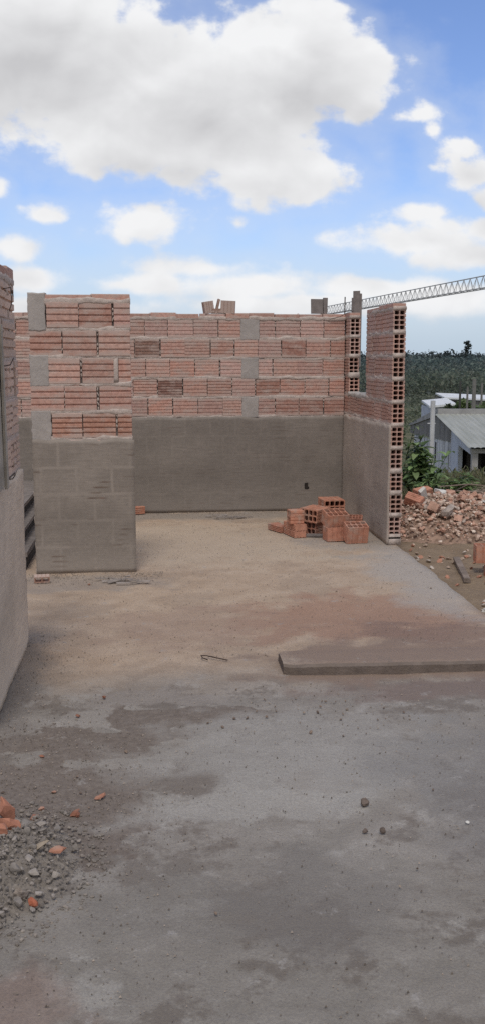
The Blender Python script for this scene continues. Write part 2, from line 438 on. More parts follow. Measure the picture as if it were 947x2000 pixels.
# ---- free-standing pier on the left
pw = thing('brick_pier', 'short free-standing brick pier at left, ribbed courses above a pale grey rendered base', 'wall', (0, YP, 0))
rows = []; pt = MB(); x0, x1 = -.803, -.101
for i in range(5):
    xs = [x0, x0 + (.24 if i % 2 else .12), x0 + (.48 if i % 2 else .36), x1] if i % 2 else [x0, x0 + .12, x0 + .36, x0 + .6, x1]
    rows.append((.01 + i * .19, .19, split(xs)))
PR = [([-.668, -.448, -.208, x1], .962), ([x0, -.567, -.336, x1], 1.152), ([-.673, -.448, -.222, x1], 1.342), ([x0, -.577, -.331, x1], 1.532), ([-.686, -.456, -.221, x1], 1.722)]
for k, (xs, c0) in enumerate(PR):
    bl = split(xs)
    for t in bl: t[2]['tint'] = shade(R.choice(TINTS), .92, 1.08); t[2]['ribs'] = 4
    if k == 0: bl = [(a, b, {'tint': (.43, .235, .175), 'ribs': 5}) for a, b, o in bl]
    if k in (0, 2, 4): patch(Fb, x0 + .003, xs[0] + .004, c0 - .014, c0 + .19 + (.012 if k < 4 else .055), pw)
    if k == 2: bl[-1] = (-.193, x1, bl[-1][2]); bl[-2] = (bl[-2][0], -.222, bl[-2][2])
    rows.append((c0, .19, bl))
wall_rows(Fb, rows, ribs=4, root=pw, g0=.0052, gd=.010, gw=.008)
mb = MB(); mortar_bed(mb, Fb, -.223, -.192, 1.437, .17, .105, proud=.0); mb.build('mortar_fill', MORTAR, pw, smooth=True)
cap_course(Fb, -.69, x1, 1.913, .055, .105, pw, (.3, .36))
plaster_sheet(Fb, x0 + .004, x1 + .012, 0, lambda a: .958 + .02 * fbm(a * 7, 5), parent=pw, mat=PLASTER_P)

# ---- left wall (near), bare brick above pale render, its far end ragged
lw = thing('brick_wall', 'near left wall cut by the picture edge, raw bricks over pale render with wires sticking out', 'wall', (XL, 0, 0))
Fl = frame((0, 5.19, 0), (0, -1, 0), (1, 0, 0)); rows = []
for i in range(10):
    xs = [R.uniform(-.012, .012)] + [(.12 if i % 2 else .245) + .245 * k for k in range(6)]
    rows.append((i * .19, .19, split(xs)))
for r in rows:
    for t in r[2]: t[2]['tint'] = shade((.56, .41, .33), .95, 1.1)
wall_rows(Fl, rows, root=lw, bmat=BRICK_B, proud=-.004, wob=.3, gd=.010, gw=.007, ribs=4)
cap_course(Fl, .01, 1.34, 1.905, .06, .105, lw, mat=BRICK_B)
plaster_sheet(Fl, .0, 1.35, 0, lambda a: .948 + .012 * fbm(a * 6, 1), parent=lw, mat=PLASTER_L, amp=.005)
pr = MB()
for y0 in (4.93, 4.67):
    for i in range(10):
        # squeezed mortar tongues in the head joints
        pr.rock((.0, y0 + R.uniform(-.02, .02), .99 + i * .095 + R.uniform(-.01, .01)), (.004, .007, .022), 1)
pr.build('mortar_squeeze', MORTAR, lw, smooth=True)
pl = MB(); pl.box((.012, 3.95, .96), (.030, 4.43, 1.66), jit=.006); pl.box((.030, 4.37, .95), (.046, 4.41, 1.67), jit=.004)
tag(pl.build('wooden_board', rough_mat('pale_old_wood', (.34, .305, .26), .25, 8, 60, .4), None, loc=(XL, 0, 0)), 'weathered wooden board fixed against the near left wall', 'board')
for k, (z, y, lab) in enumerate(((1.85, 4.80, 'bent rusty wire near the top of the left wall'), (1.52, 4.52, 'curved rusty wire beside the board halfway up the left wall'), (.985, 4.50, 'twisted rusty wire at the foot of the wooden board'))):
    w = MB()
    if k == 0: w.tube([(.0, 0, 0), (.03, .03, .01), (.035, .07, -.03), (.03, .1, .0)], .0026); w.tube([(.03, .03, .01), (.033, .035, -.06), (.02, .03, -.1)], .0026)
    elif k == 1: w.tube([(0, -.05, 0), (.03, .0, -.03), (.05, .05, -.025), (.06, .09, .005)], .003)
    else:
        w.tube([(0, -.05, .03), (.03, -.02, -.01), (.04, .02, 0), (.05, .08, .012), (.05, .1, 0), (.045, .05, -.012), (.03, .0, -.01), (.02, -.03, -.05)], .003)
        w.tube([(.01, -.04, -.05), (.03, -.02, .03), (.03, .0, .05)], .0025)
    tag(w.build('wire', STEEL, None, smooth=True, loc=(XL, y, z)), lab, 'wire')

# ---- steps glimpsed between left wall and pier
st = thing('staircase', 'dark concrete steps half hidden between the left wall and the pier', 'stairs', (0, 0, 0))
STEPM = rough_mat('step_concrete', (.20, .175, .16), .25, 12, 60, .6, .006)
RISER_SHADE = rough_mat('shaded_riser', (.055, .05, .048), .3, 12, 60, .5)  # same concrete as the treads, with the risers' shade put into the colour
for k, (x, za, zb) in enumerate(((-.895, .0, .125), (-.965, .125, .235), (-1.03, .235, .34))):
    m = MB(); m.box((-1.9, 7.05, za), (x, 9.58, zb - .03), jit=.004); m.build('riser', RISER_SHADE, st)
    m = MB(); m.box((-1.9, 7.04, zb - .028), (x + .02, 9.585, zb), jit=.006); m.build('tread', STEPM, st)

# ---- things on top of the back wall
def half_brick(name, L, W, H, tint, label, loc, rot, group=None, holes=True, standing=False, allsides=True, ribs=4, mat=None, cat='brick'):
    mb = MB()
    if standing: F = lambda a, b, c: Vector((b - W / 2, c - H / 2, a))     # holes vertical
    else: F = lambda a, b, c: Vector((a - L / 2, b - W / 2, c))
    brick(mb, F, L, W, H, ribs, holes, tint, allsides, gd=.004, gw=.005)
    o = mb.build(name, mat or ORANGE, None, loc=loc); o.rotation_euler = rot
    return tag(o, label, cat, group)
fr = MB(); F = lambda a, b, c: Vector((b - .05, c - .05, a))
brick(fr, F, .115, .095, .10, 3, False, (.34, .225, .185), True, .004)
o = fr.build('brick_fragment', BRICK, None, loc=(.625, YB + .05, 1.955)); o.rotation_euler = (0, D2R(-9), D2R(10)); tag(o, 'dark broken brick tilted left on top of the rear wall', 'brick')
fr = MB(); fr.box((-.01, -.045, 0), (.012, .045, .14), (.32, .22, .18, .5), jit=.003)
o = fr.build('brick_fragment', BRICK, None, loc=(.685, YB + .05, 1.955)); o.rotation_euler = (0, D2R(14), 0); tag(o, 'thin brick shard leaning upright between two broken bricks on the rear wall', 'brick')
fr = MB(); fr.box((-.07, -.045, 0), (.07, .045, .045), (.36, .24, .195, .5), jit=.006)
o = fr.build('brick_fragment', BRICK, None, loc=(.715, YB + .052, 1.957)); tag(o, 'flat brick piece lying between the broken bricks on the rear wall', 'brick')
fr = MB(); brick(fr, F, .12, .14, .095, 2, False, (.36, .23, .185), True, .004)
o = fr.build('brick_fragment', BRICK, None, loc=(.785, YB + .05, 1.958)); o.rotation_euler = (D2R(3), D2R(3), D2R(-8)); tag(o, 'squarish broken brick at the right of the group on the rear wall', 'brick')
bd = MB(); bd.box((-.075, 0, 0), (.045, .022, .142), jit=.002); bd.box((.047, -.02, 0), (.085, .03, .155), jit=.002)
o = bd.build('wooden_block', GREYWOOD, None, loc=(1.70, YB + .04, 1.955)); tag(o, 'grey square board block standing on the rear wall near its right corner', 'board')
rd = MB(); rd.tube([(0, 0, 0), (.002, 0, .27)], .006, 6); tag(rd.build('steel_rod', STEEL, None, loc=(1.962, YB + .05, 1.85)), 'thin steel rod sticking up from the rear wall corner', 'rod')
po = MB(); po.box((-.018, .03, .515), (.046, .052, .725), jit=.002); po.box((-.030, .03, .515), (-.020, .05, .66), jit=.002)
po.box((.047, .028, .0), (.064, .05, .70), jit=.0015)
o = po.build('wooden_post', GREYWOOD, None, loc=(2.022, YB - .19, 1.44)); o.scale = (1, 1, 1); tag(o, 'upright grey plank fixed at the window gap jamb, rising above the wall', 'post')
wr = MB(); wr.tube([(1.80, YB - .02, 1.90), (1.90, YB - .03, 1.925), (1.965, YB - .06, 1.96), (2.0, YB - .18, 1.97)], .003)
tag(wr.build('wire', STEEL, None), 'loose wire stretched to the upright plank at the wall corner', 'wire')

# ------------------------------------------------------------------ floor slab
def slab_mat():
    m, N = new_mat('slab_concrete'); co = obj_co(N)
    n_big = N.noise(co, 1.1, 6, .62); n_mid = N.noise(co, 4.5, 6, .65); n_fine = N.noise(co, 32, 5, .7); n_grit = N.noise(co, 150, 3, .7)
    wv = N.n('ShaderNodeTexNoise', {'Vector': co, 'Scale': 1.9, 'Detail': 6, 'Roughness': .6}).outputs['Color']
    wp = N.vm('MULTIPLY_ADD', N.vm('SUBTRACT', wv, (.5, .5, .5)), (.55, .55, 0), co)
    sy = N.n('ShaderNodeSeparateXYZ', {0: wp}).outputs
    grey = N.mix(N.smooth(n_mid, .3, .7), (.262, .238, .21), (.362, .331, .297))
    grey = N.mix(N.smooth(n_big, .35, .65, 0, .6), grey, (.265, .235, .205))
    sand = N.mix(N.smooth(n_mid, .3, .7), (.44, .325, .232), (.54, .418, .312))
    c = N.mix(N.smooth(sy[1], 4.15, 4.9), grey, sand)
    edge = N.math('ADD', N.math('MULTIPLY_ADD', N.noise(co, 4.2, 6, .56), 2.4, -1.2), N.math('MULTIPLY_ADD', n_fine, .35, -.175))
    mot = N.smooth(N.math('ADD', N.noise(co, 2.3, 8, .66), N.math('MULTIPLY', n_fine, .08)), .54, .61)
    mot2 = N.smooth(N.noise(co, 3.1, 8, .7), .55, .64)
    nearf = N.smooth(sy[1], 4.7, 4.2)
    c = N.mix(N.math('MULTIPLY', N.math('MULTIPLY', mot, nearf), .8), c, (.185, .157, .134)); c = N.mix(N.math('MULTIPLY', N.math('MULTIPLY', mot2, nearf), .75), c, (.42, .392, .358))
    c = N.mix(N.math('MULTIPLY', mot, N.math('MULTIPLY', N.math('SUBTRACT', 1., nearf), .35)), c, (.33, .25, .19))
    def blob(c, cx, cy, rx, ry, colr, st=1., w=.35):
        q = N.vm('LENGTH', N.vm('MULTIPLY_ADD', wp, (1 / rx, 1 / ry, 0), (-cx / rx, -cy / ry, 0)))
        q = N.math('ADD', q, edge)
        return N.mix(N.smooth(q, 1 + w, 1 - w, 0, st), c, colr)
    dust = N.mix(N.smooth(n_fine, .35, .65), (.165, .134, .112), (.225, .188, .160))
    c = blob(c, .45, 8.0, 1.5, .9, (.54, .44, .335), .65)
    c = blob(c, 1.25, 5.45, .75, .55, (.37, .215, .15), .75)
    c = blob(c, 1.7, 5.0, .55, .3, (.25, .165, .13), .8)
    c = blob(c, .2, 5.4, .5, .4, (.37, .26, .20), .5)
    c = blob(c, 1.9, 6.6, .28, 1.2, (.43, .385, .34), .85, .5)
    c = blob(c, 1.5, 4.25, .75, .16, (.22, .165, .14), .85)
    c = blob(c, 1.35, 4.62, .85, .26, (.265, .192, .152), .9)
    c = blob(c, -.05, 4.02, .42, .12, (.37, .34, .305), .8, .12)
    c = blob(c, -.3, 3.75, .55, .16, dust, .95, .07)
    c = blob(c, .15, 4.0, .35, .13, dust, .95, .07)
    c = blob(c, -.32, 3.2, .34, .35, dust, .95, .07)
    c = blob(c, .0, 4.25, .35, .1, (.32, .285, .255), .7, .2)
    c = blob(c, .6, 3.6, .6, .4, (.37, .35, .322), .75, .35)
    c = blob(c, .35, 3.1, .5, .12, (.40, .378, .345), .7, .3)
    c = N.mix(N.smooth(sy[1], 3.0, 2.2, 0, .45), c, N.mix(1., c, (.70, .70, .66), 'MULTIPLY'))  # vignette painted into the slab: colour darkens towards the near edge
    c = blob(c, 1.25, 3.25, .4, .5, (.23, .218, .208), .6, .4)
    c = blob(c, .1, 2.55, .22, .2, (.215, .195, .172), .6, .4)
    c = blob(c, .45, 2.55, .25, .22, (.2, .183, .166), .6, .4)
    c = blob(c, -.35, 2.1, .16, .2, (.27, .2, .165), .7, .4)
    c = blob(c, -.45, 6.6, .6, .22, (.30, .265, .24), .6, .4)
    c = blob(c, .6, 9.4, 2., .26, (.29, .262, .232), .7, .5)
    c = blob(c, 1.75, 8.2, .5, .7, (.30, .275, .25), .6, .5)
    c = blob(c, -.62, 4.6, .1, .9, (.23, .205, .185), .7, .6)
    # pale cement laitance flecks and dark crumbs
    c = N.mix(N.smooth(N.noise(co, 9, 7, .72), .60, .68, 0, .55), c, (.40, .375, .35))
    c = N.mix(N.smooth(N.noise(co, 7.3, 7, .75), .58, .7, 0, .5), c, (.19, .16, .14))
    c = N.mix(N.smooth(n_grit, .3, .7, 0, .36), c, (.12, .10, .09))
    c = N.mix(N.smooth(N.noise(co, 75, 3, .6), .66, .72, 0, .6), c, (.13, .105, .09))
    h = N.math('ADD', N.math('MULTIPLY', n_fine, .7), N.math('ADD', N.math('MULTIPLY', n_mid, 1.2), N.math('MULTIPLY', n_grit, .35)))
    return finish(m, N, c, .94, h, .55, .012, .15)
SLAB = slab_mat()
def slab_edge(y): return 2.0 + .05 * sm(5, 8, y) + .03 * fbm(y * 2.3, 4) + .012 * fbm(y * 11, 8)
mb = MB(); ys = [-1.5 + .08 * k for k in range(0, 146)]; NX = 60
vs = []
for y in ys:
    xe = slab_edge(y)
    for i in range(NX + 1):
        x = -2.6 + (xe + 2.6) * i / NX
        z = .006 * fbm(x * 1.3, y * 1.3, 2) + .003 * fbm(x * 5, y * 5, 9) - .004
        # sand swept up behind the low kerb
        z += .046 * sm(4.62, 4.75, y) * sm(5.7, 4.9, y) * sm(.62, .85, x)
        vs.append((x, y, z))
    vs.append((xe + .01, y, -.14))
n = NX + 2; fs = [(j * n + i, j * n + i + 1, (j + 1) * n + i + 1, (j + 1) * n + i) for j in range(len(ys) - 1) for i in range(n - 1)]
mb.add(vs, fs)
structure(mb.build('floor', SLAB, smooth=True))

# kerb: low cast strip
KERB_SHADE = rough_mat('kerb_front_shade', (.165, .132, .112), .2, 14, 60, .8, .006, second=(.17, .135, .112), sscale=9)  # darker copy of the concrete: the front face's shade put into its colour
mb = MB(); n = 60; vs = []
for i in range(n + 1):
    x = .645 + (2.02 - .645) * i / n; f = 4.508 - .034 * (x - .645); w = .003 * fbm(x * 6, 3); ht = .052 + .003 * fbm(x * 5, 8)
    e = .02 * sm(.68, .645, x)
    vs += [(x, f + w + e, -.01), (x, f + w - .004 + e, ht * .7), (x, f + w + .012 + e, ht - .004), (x, f + .035 + e, ht + .003 * fbm(x * 9, 1)), (x, f + .16, ht + .001), (x, f + .24 - e * 2, ht - .004), (x, f + .26 - e * 2, -.01)]
fs = [(i * 7 + k, i * 7 + k + 1, (i + 1) * 7 + k + 1, (i + 1) * 7 + k) for i in range(n) for k in range(6)] + [tuple(range(7)), tuple(range(n * 7, n * 7 + 7))]
mb.add(vs, fs)
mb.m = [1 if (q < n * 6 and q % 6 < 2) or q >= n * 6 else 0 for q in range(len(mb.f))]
tag(mb.build('kerb', [SLAB, KERB_SHADE], smooth=False), 'low rough concrete kerb strip lying across the slab at right', 'kerb')

# ------------------------------------------------------------------ ground and terrain
def gz(x, y):
    s = y
    b = -.075
    b += -4.6 * sm(15, 42, s) - 4.3 * sm(60, 170, s) + 4.5 * sm(230, 640, s) + 12 * sm(900, 2500, s)
    b -= .42 * sm(10.2, 14, s)
    near = 1 - sm(30, 80, abs(s) + abs(x))
    b += near * (.02 * fbm(x * .9, y * .9) + .018 * fbm(x * 3.3, y * 3.3, 5)) * sm(1.9, 2.3, x) + near * .008 * fbm(x * 12, y * 12, 5)
    b += (1 - near) * .8 * fbm(x * .02, y * .02)
    if -2.9 < x < 2.06 and y < 10.3: b = min(b, -.13)
    elif x < 2.06 and y < 14: b -= .03
    return b
def spaced(segs):
    out = []
    for a, b, st in segs:
        k = max(1, int(round((b - a) / st))); out += [a + (b - a) * i / k for i in range(k)]
    return out + [segs[-1][1]]
gx = spaced([(-1500, -200, 100), (-200, -20, 15), (-20, 1.7, 1.2), (1.7, 6, .07), (6, 12, .3), (12, 40, 1.5), (40, 240, 10), (240, 1800, 120)])
gy = spaced([(-60, -4, 8), (-4, 4, .6), (4, 12, .075), (12, 20, .25), (20, 60, 1.5), (60, 240, 8), (240, 900, 40), (900, 3200, 230)])
mb = MB(); nx = len(gx)
mb.add([(x, y, gz(x, y)) for y in gy for x in gx], [(j * nx + i, j * nx + i + 1, (j + 1) * nx + i + 1, (j + 1) * nx + i) for j in range(len(gy) - 1) for i in range(nx - 1)])
m, N = new_mat('dirt'); co = obj_co(N); sy = N.n('ShaderNodeSeparateXYZ', {0: co}).outputs[1]
n1 = N.noise(co, 3, 6, .65); n2 = N.noise(co, 22, 5, .7); n3 = N.noise(co, 90, 4, .7)
c = N.mix(N.smooth(n1, .3, .7), (.225, .165, .112), (.31, .235, .165)); c = N.mix(N.smooth(n2, .4, .7, 0, .5), c, (.18, .135, .10))
c = N.mix(N.smooth(n3, .62, .72, 0, .6), c, (.35, .28, .22))
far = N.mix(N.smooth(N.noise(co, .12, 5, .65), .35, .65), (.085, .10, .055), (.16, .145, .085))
far = N.mix(N.smooth(sy, 120, 400), far, (.07, .085, .085))  # far ground tinted blue grey: aerial haze put into its colour
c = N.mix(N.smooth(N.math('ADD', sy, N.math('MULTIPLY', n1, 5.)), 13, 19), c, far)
finish(m, N, c, .95, N.math('ADD', n2, N.math('MULTIPLY', n3, .6)), .7, .015, .1)
structure(mb.build('ground', m, smooth=True))

# ------------------------------------------------------------------ loose bricks piled in the corner
O1, O2, O3 = (1, 1, 1), (.9, .88, .9), (.82, .8, .82)
PG = 'loose orange bricks heaped in the room corner'
def rz(d): return (0, 0, D2R(d))
half_brick('hollow_brick', .25, .11, .056, O1, 'lowest slim brick, front end of the left stack in the corner', (1.262, 8.225, .0), rz(104), PG, False)
half_brick('hollow_brick', .22, .11, .056, O2, 'slim brick lying farthest left, behind the small left stack', (1.16, 8.47, .0), rz(114), PG, False)
half_brick('hollow_brick', .25, .11, .056, (1.04, 1.05, 1.05), 'second slim brick of the left stack, under the notched half brick', (1.264, 8.23, .058), rz(106), PG, False)
half_brick('hollow_brick', .12, .12, .115, (1, .96, .94), 'notched half brick topmost on the small left stack', (1.262, 8.19, .116), rz(6), PG, True, False)
half_brick('hollow_brick', .25, .18, .115, O3, 'shaded brick under the tilted hollow brick in the heap', (1.455, 8.34, .0), rz(48), PG, True)
o = half_brick('hollow_brick', .23, .175, .115, (1, .98, .96), 'hollow brick with two rows of holes facing left, beside the small stack', (1.445, 8.30, .117), rz(52), PG, True)
o.rotation_euler[0] = D2R(3)
half_brick('hollow_brick', .22, .195, .12, O3, 'lower brick at the rear of the heap, mostly hidden', (1.69, 8.78, .0), rz(93), PG, True)
half_brick('hollow_brick', .24, .195, .118, (1, .95, .92), 'rear brick highest in the heap, holes facing the viewer', (1.685, 8.77, .122), rz(94), PG, True)
half_brick('hollow_brick', .115, .17, .13, (.93, .9, .9), 'short brick underneath the broad ribbed brick at the front', (1.565, 7.98, .0), rz(8), PG, True, True)
half_brick('hollow_brick', .12, .19, .165, (1, .97, .95), 'broad ribbed brick with open top resting on a shorter brick', (1.575, 8.04, .118), (D2R(14), 0, D2R(10)), PG, True, True)
half_brick('hollow_brick', .145, .185, .13, (1.02, 1, 1), 'frontmost right brick of the heap with eight holes on top', (1.72, 7.89, .012), (D2R(15), 0, D2R(6)), PG, True, True)
half_brick('hollow_brick', .16, .12, .11, (.85, .8, .8), 'dull broken brick at the far right of the heap by the side wall', (1.80, 8.24, .0), (D2R(10), 0, D2R(-15)), PG, True, True)
bl = MB(); bl.box((-.13, -.03, 0), (.13, .03, .02), jit=.004); o = bl.build('wooden_offcut', GREYWOOD, None, loc=(1.39, 8.16, .0)); o.rotation_euler = rz(-12); tag(o, 'grey timber offcut on the slab in front of the shaded brick', 'board')
half_brick('hollow_brick', .10, .06, .075, (.95, .9, .88), 'small red brick piece at the foot of the rear wall beside the pier', (-.085, 9.54, .0), rz(20), None, False)
# two-holed broken brick end by the pier
fr = MB(); brick(fr, lambda a, b, c: Vector((a - .02, b - .055, c)), .04, .105, .05, 2, True, (.40, .235, .175), True, .003, .004, (2, 1))
o = fr.build('brick_fragment', BRICK, None, loc=(-.735, 6.62, .004)); o.rotation_euler = (0, D2R(-18), D2R(97)); tag(o, 'broken brick end with two round holes lying by the pier foot', 'brick')
# outdoor bricks at the right edge
half_brick('hollow_brick', .13, .19, .12, (1, .9, .85), 'upper orange ribbed brick standing on the dirt at the right edge', (2.525, 6.93, .012), rz(-8), None, True, True, ribs=4)
half_brick('hollow_brick', .09, .16, .12, (.6, .5, .47), 'dark lower brick half sunk in the dirt at the right edge', (2.55, 6.78, -.075), rz(12), None, False, True)
pk = MB(); pk.box((-.36, -.024, 0), (.36, .024, .03), jit=.003); o = pk.build('timber_plank', WOOD, None, loc=(2.345, 6.98, -.065)); o.rotation_euler = (0, D2R(1), math.atan2(6.62 - 7.35, 2.27 - 2.42)); tag(o, 'short brown timber plank lying on the bare dirt outside', 'plank')

# ------------------------------------------------------------------ rubble
def shard(w, l, h, tint, mat, name='rubble_chunk', ribbed=False):
    mb = MB()
    if ribbed:
        brick(mb, lambda a, b, c: Vector((a - l / 2, b - w / 2, c - h / 2)), l, w, h, 3, False, tint, True, .004, .005)
        # break one end off at a slant
        k = R.uniform(-.5, .5); mb.v = [(x - (k * y + .3 * z if x > 0 else 0), y, z) for x, y, z in mb.v]
    else: mb.rock((0, 0, 0), (l / 2, w / 2, h / 2), 2, tint + (1,), .35, cut=11)
    return mb
RC = (3.0, 8.95)
def heap(x, y):
    dx, dy = (x - RC[0]) / 1.25, (y - RC[1]) / 1.05; d = math.sqrt(dx * dx + dy * dy)
    e = (x - 4.3) / 1.2; f = (y - 9.6) / 1.2; d2 = math.sqrt(e * e + f * f)
    return .25 * sm(1.1, .15, d) + .22 * sm(1.1, .2, d2)
mb = MB(); nx = 90; ny = 76
vs = []
for j in range(ny + 1):
    for i in range(nx + 1):
        x = 2.13 + 3.7 * i / nx; y = 7.6 + 3.2 * j / ny; x = max(x, 2.13); h = heap(x, y)
        vs.append((x, y, gz(x, y) - .03 + h * 1.0 + (.05 * abs(fbm(x * 7, y * 7, 3)) + .02 * fbm(x * 25, y * 25)) * min(1, h * 8) * 1.0))
mb.add(vs, [(j * (nx + 1) + i, j * (nx + 1) + i + 1, (j + 1) * (nx + 1) + i + 1, (j + 1) * (nx + 1) + i) for j in range(ny) for i in range(nx)])
RUB = [(.38, .31, .265, 1), (.43, .36, .315, 1), (.47, .31, .245, 1), (.56, .47, .40, 1), (.30, .245, .205, 1), (.6, .56, .51, 1), (.47, .33, .27, 1)]
rr = random.Random(5)
for _ in range(6000):
    x = rr.gauss(RC[0] + .35, .85); y = rr.gauss(RC[1], .6); h = heap(x, y)
    if x < 2.15 or (h < .02 and rr.random() > .12): continue
    s = rr.choice((.008, .011, .014, .018, .024, .034))
    mb.rock((x, y, gz(x, y) + h + .035 * abs(fbm(x * 7, y * 7, 3))), (s, s * rr.uniform(.6, 1), s * rr.uniform(.5, .8)), 1, rr.choice(RUB), .3, rr, cut=4)
RUBM = rough_mat('rubble_dust', (1.2, 1.08, 1.0), .18, 12, 60, .6, .006, tint=True, second=(.40, .33, .28), sscale=14, sth=(.5, .72))
mb.c = [c if c != (1, 1, 1, 1) else (.27, .205, .165, 1) for c in mb.c]
tag(mb.build('rubble_heap', RUBM), 'heap of broken brick and mortar rubble outside beyond the wall end', 'rubble', kind='stuff')
KINDS = [((.42, .285, .23), True, 'broken red ribbed brick piece lying on the rubble heap outside', 'red brick pieces on the rubble heap'),
         ((.44, .385, .345), False, 'grey rough mortar lump lying on the rubble heap outside', 'grey mortar lumps on the rubble heap'),
         ((.54, .445, .38), False, 'pale pinkish rubble lump lying on the heap outside', 'pale lumps on the rubble heap'),
         ((.45, .32, .262), False, 'reddish brick lump lying on the rubble heap outside', 'reddish lumps on the rubble heap')]
protos = []
for t, rib, lab, grp in KINDS:
    for v in range(3):
        mbk = shard(R.uniform(.07, .10), R.uniform(.09, .13), R.uniform(.045, .07), t, None, ribbed=rib)
        me_o = mbk.build('rubble_chunk', STONE if not rib else RUBM, smooth=False); tag(me_o, lab, 'rubble', grp); me_o['u'] = 0; protos.append(me_o)
used = set()
def place(pool, x, y, z, s, rr=R):
    p = rr.choice(pool)
    if p.name in used: o = p.copy(); COL.objects.link(o)
    else: o = p; used.add(p.name)
    o.location = (x, y, z); o.rotation_euler = (rr.uniform(-.7, .7), rr.uniform(-.7, .7), rr.uniform(0, 6.28)); o.scale = (s, s, s); return o
k = 0
while k < 280:
    x = rr.gauss(RC[0] + .15, .62); y = rr.gauss(RC[1] - .1, .5); h = heap(x, y)
    if x < 2.2 or h < .03: continue
    o = place(protos, x, y, gz(x, y) + h + .03, rr.choice((.28, .32, .4, .5, .6, .75, .9)), rr); k += 1
for p in protos:
    if 'u' in p: del p['u']
for o in list(COL.objects):
    if o.name.startswith('rubble_chunk') and 'u' in o: del o['u']
for p in protos:
    if p.name not in used: bpy.data.objects.remove(p)
# distinctive pieces on the heap
WHITE = rough_mat('white_plaster_bit', (.62, .6, .56), .15, 20, 60, .4)
def piece(name, mb, mat, loc, rot, lab, cat='rubble', sc=1, group=None):
    o = mb.build(name, mat, None, loc=loc); o.rotation_euler = rot; o.scale = (sc,) * 3; return tag(o, lab, cat, group)
def onheap(x, y, d=.04): return (x, y, gz(x, y) + heap(x, y) + d)
m1 = MB(); m1.box((-.025, -.012, -.075), (.035, .012, .075), jit=.012); piece('tile_shard', m1, WHITE, onheap(2.63, 9.05, .06), (.5, -.5, .3), 'long white tile shard leaning near the top of the rubble heap', 'tile')
m1 = MB(); m1.rock((0, 0, 0), (.075, .06, .055), 2, cut=6); piece('plaster_chunk', m1, WHITE, onheap(2.86, 9.25, .05), (0, 0, 0), 'rounded white plaster chunk high on the rubble heap')
m1 = MB(); m1.box((-.10, -.03, -.012), (.10, .03, .012), jit=.012); piece('tile_shard', m1, WHITE, onheap(3.18, 8.62, .05), (.2, .15, .4), 'flat white tile strip at the right side of the rubble heap', 'tile')
m1 = MB(); m1.rock((0, 0, 0), (.05, .045, .05), 2, cut=5); piece('plaster_chunk', m1, WHITE, onheap(3.32, 8.85, .05), (0, 0, 1), 'blocky white chunk above the flat tile strip on the heap')
m1 = shard(.10, .18, .09, (.43, .24, .175), None, ribbed=True); piece('brick_piece', m1, RUBM, onheap(2.72, 9.35, .06), (.2, -.15, .3), 'largest red brick piece on the crest of the rubble heap', 'brick')
m1 = shard(.10, .17, .09, (.40, .215, .16), None, ribbed=True); piece('brick_piece', m1, RUBM, onheap(2.52, 8.95, .05), (.5, .3, -.5), 'dark red hollow brick half buried on the left of the heap', 'brick')
m1 = shard(.09, .14, .08, (.48, .34, .28), None, ribbed=True); piece('brick_piece', m1, RUBM, onheap(2.62, 8.62, .05), (.4, .2, 1.1), 'ribbed pinkish brick piece in the middle of the heap', 'brick')
m1 = MB(); m1.rock((0, 0, 0), (.085, .07, .07), 2, (.40, .365, .34, 1), cut=6); piece('mortar_chunk', m1, STONE, onheap(2.72, 8.5, .05), (0, 0, 0), 'big rounded grey mortar chunk in the middle of the rubble heap')
m1 = MB(); m1.tube([(-.3, 0, 0), (.0, .01, .04), (.3, 0, .03)], [.007, .006, .004]); piece('dry_branch', m1, WOOD, onheap(3.2, 9.4, .09), (0, 0, -.5), 'dry pale stick lying across the rubble heap crest', 'branch')
# litter on the dirt by the slab edge
sm_p = []
for t in ((.5, .46, .42), (.36, .29, .24), (.4, .22, .16)):
    m1 = MB(); m1.rock((0, 0, 0), (.03, .024, .016), 1, t + (1,), cut=4); o = m1.build('stone', STONE, None); tag(o, 'small loose stone on the bare dirt outside the slab', 'stone', 'stones on the dirt outside'); sm_p.append(o)
spots = [(2.13, 7.45), (2.17, 7.48), (2.25, 7.5), (2.33, 7.42), (2.36, 7.52), (2.4, 7.47), (2.12, 7.38), (2.16, 5.95), (2.2, 6.02), (2.25, 5.9), (2.1, 5.82), (2.3, 6.0)] + [(rr.uniform(2.15, 3.0), rr.uniform(5.6, 8.1)) for _ in range(60)]
for x, y in spots: place(sm_p, x, y, gz(x, y) + .01, rr.uniform(.4, 1.2), rr)
m1 = MB(); m1.box((-.09, -.02, 0), (.09, .02, .018), jit=.006); piece('plaster_strip', m1, WHITE, (2.16, 5.79, gz(2.16, 5.79) + .02), (0, .05, .6), 'white plaster strip on the dirt by the slab edge at the frame edge')
m1 = shard(.1, .16, .1, (.32, .2, .15), None, ribbed=True); piece('brick_piece', m1, RUBM, (2.13, 5.56, .03), (0, .1, .4), 'brown brick piece on the slab edge at the right frame edge', 'brick')

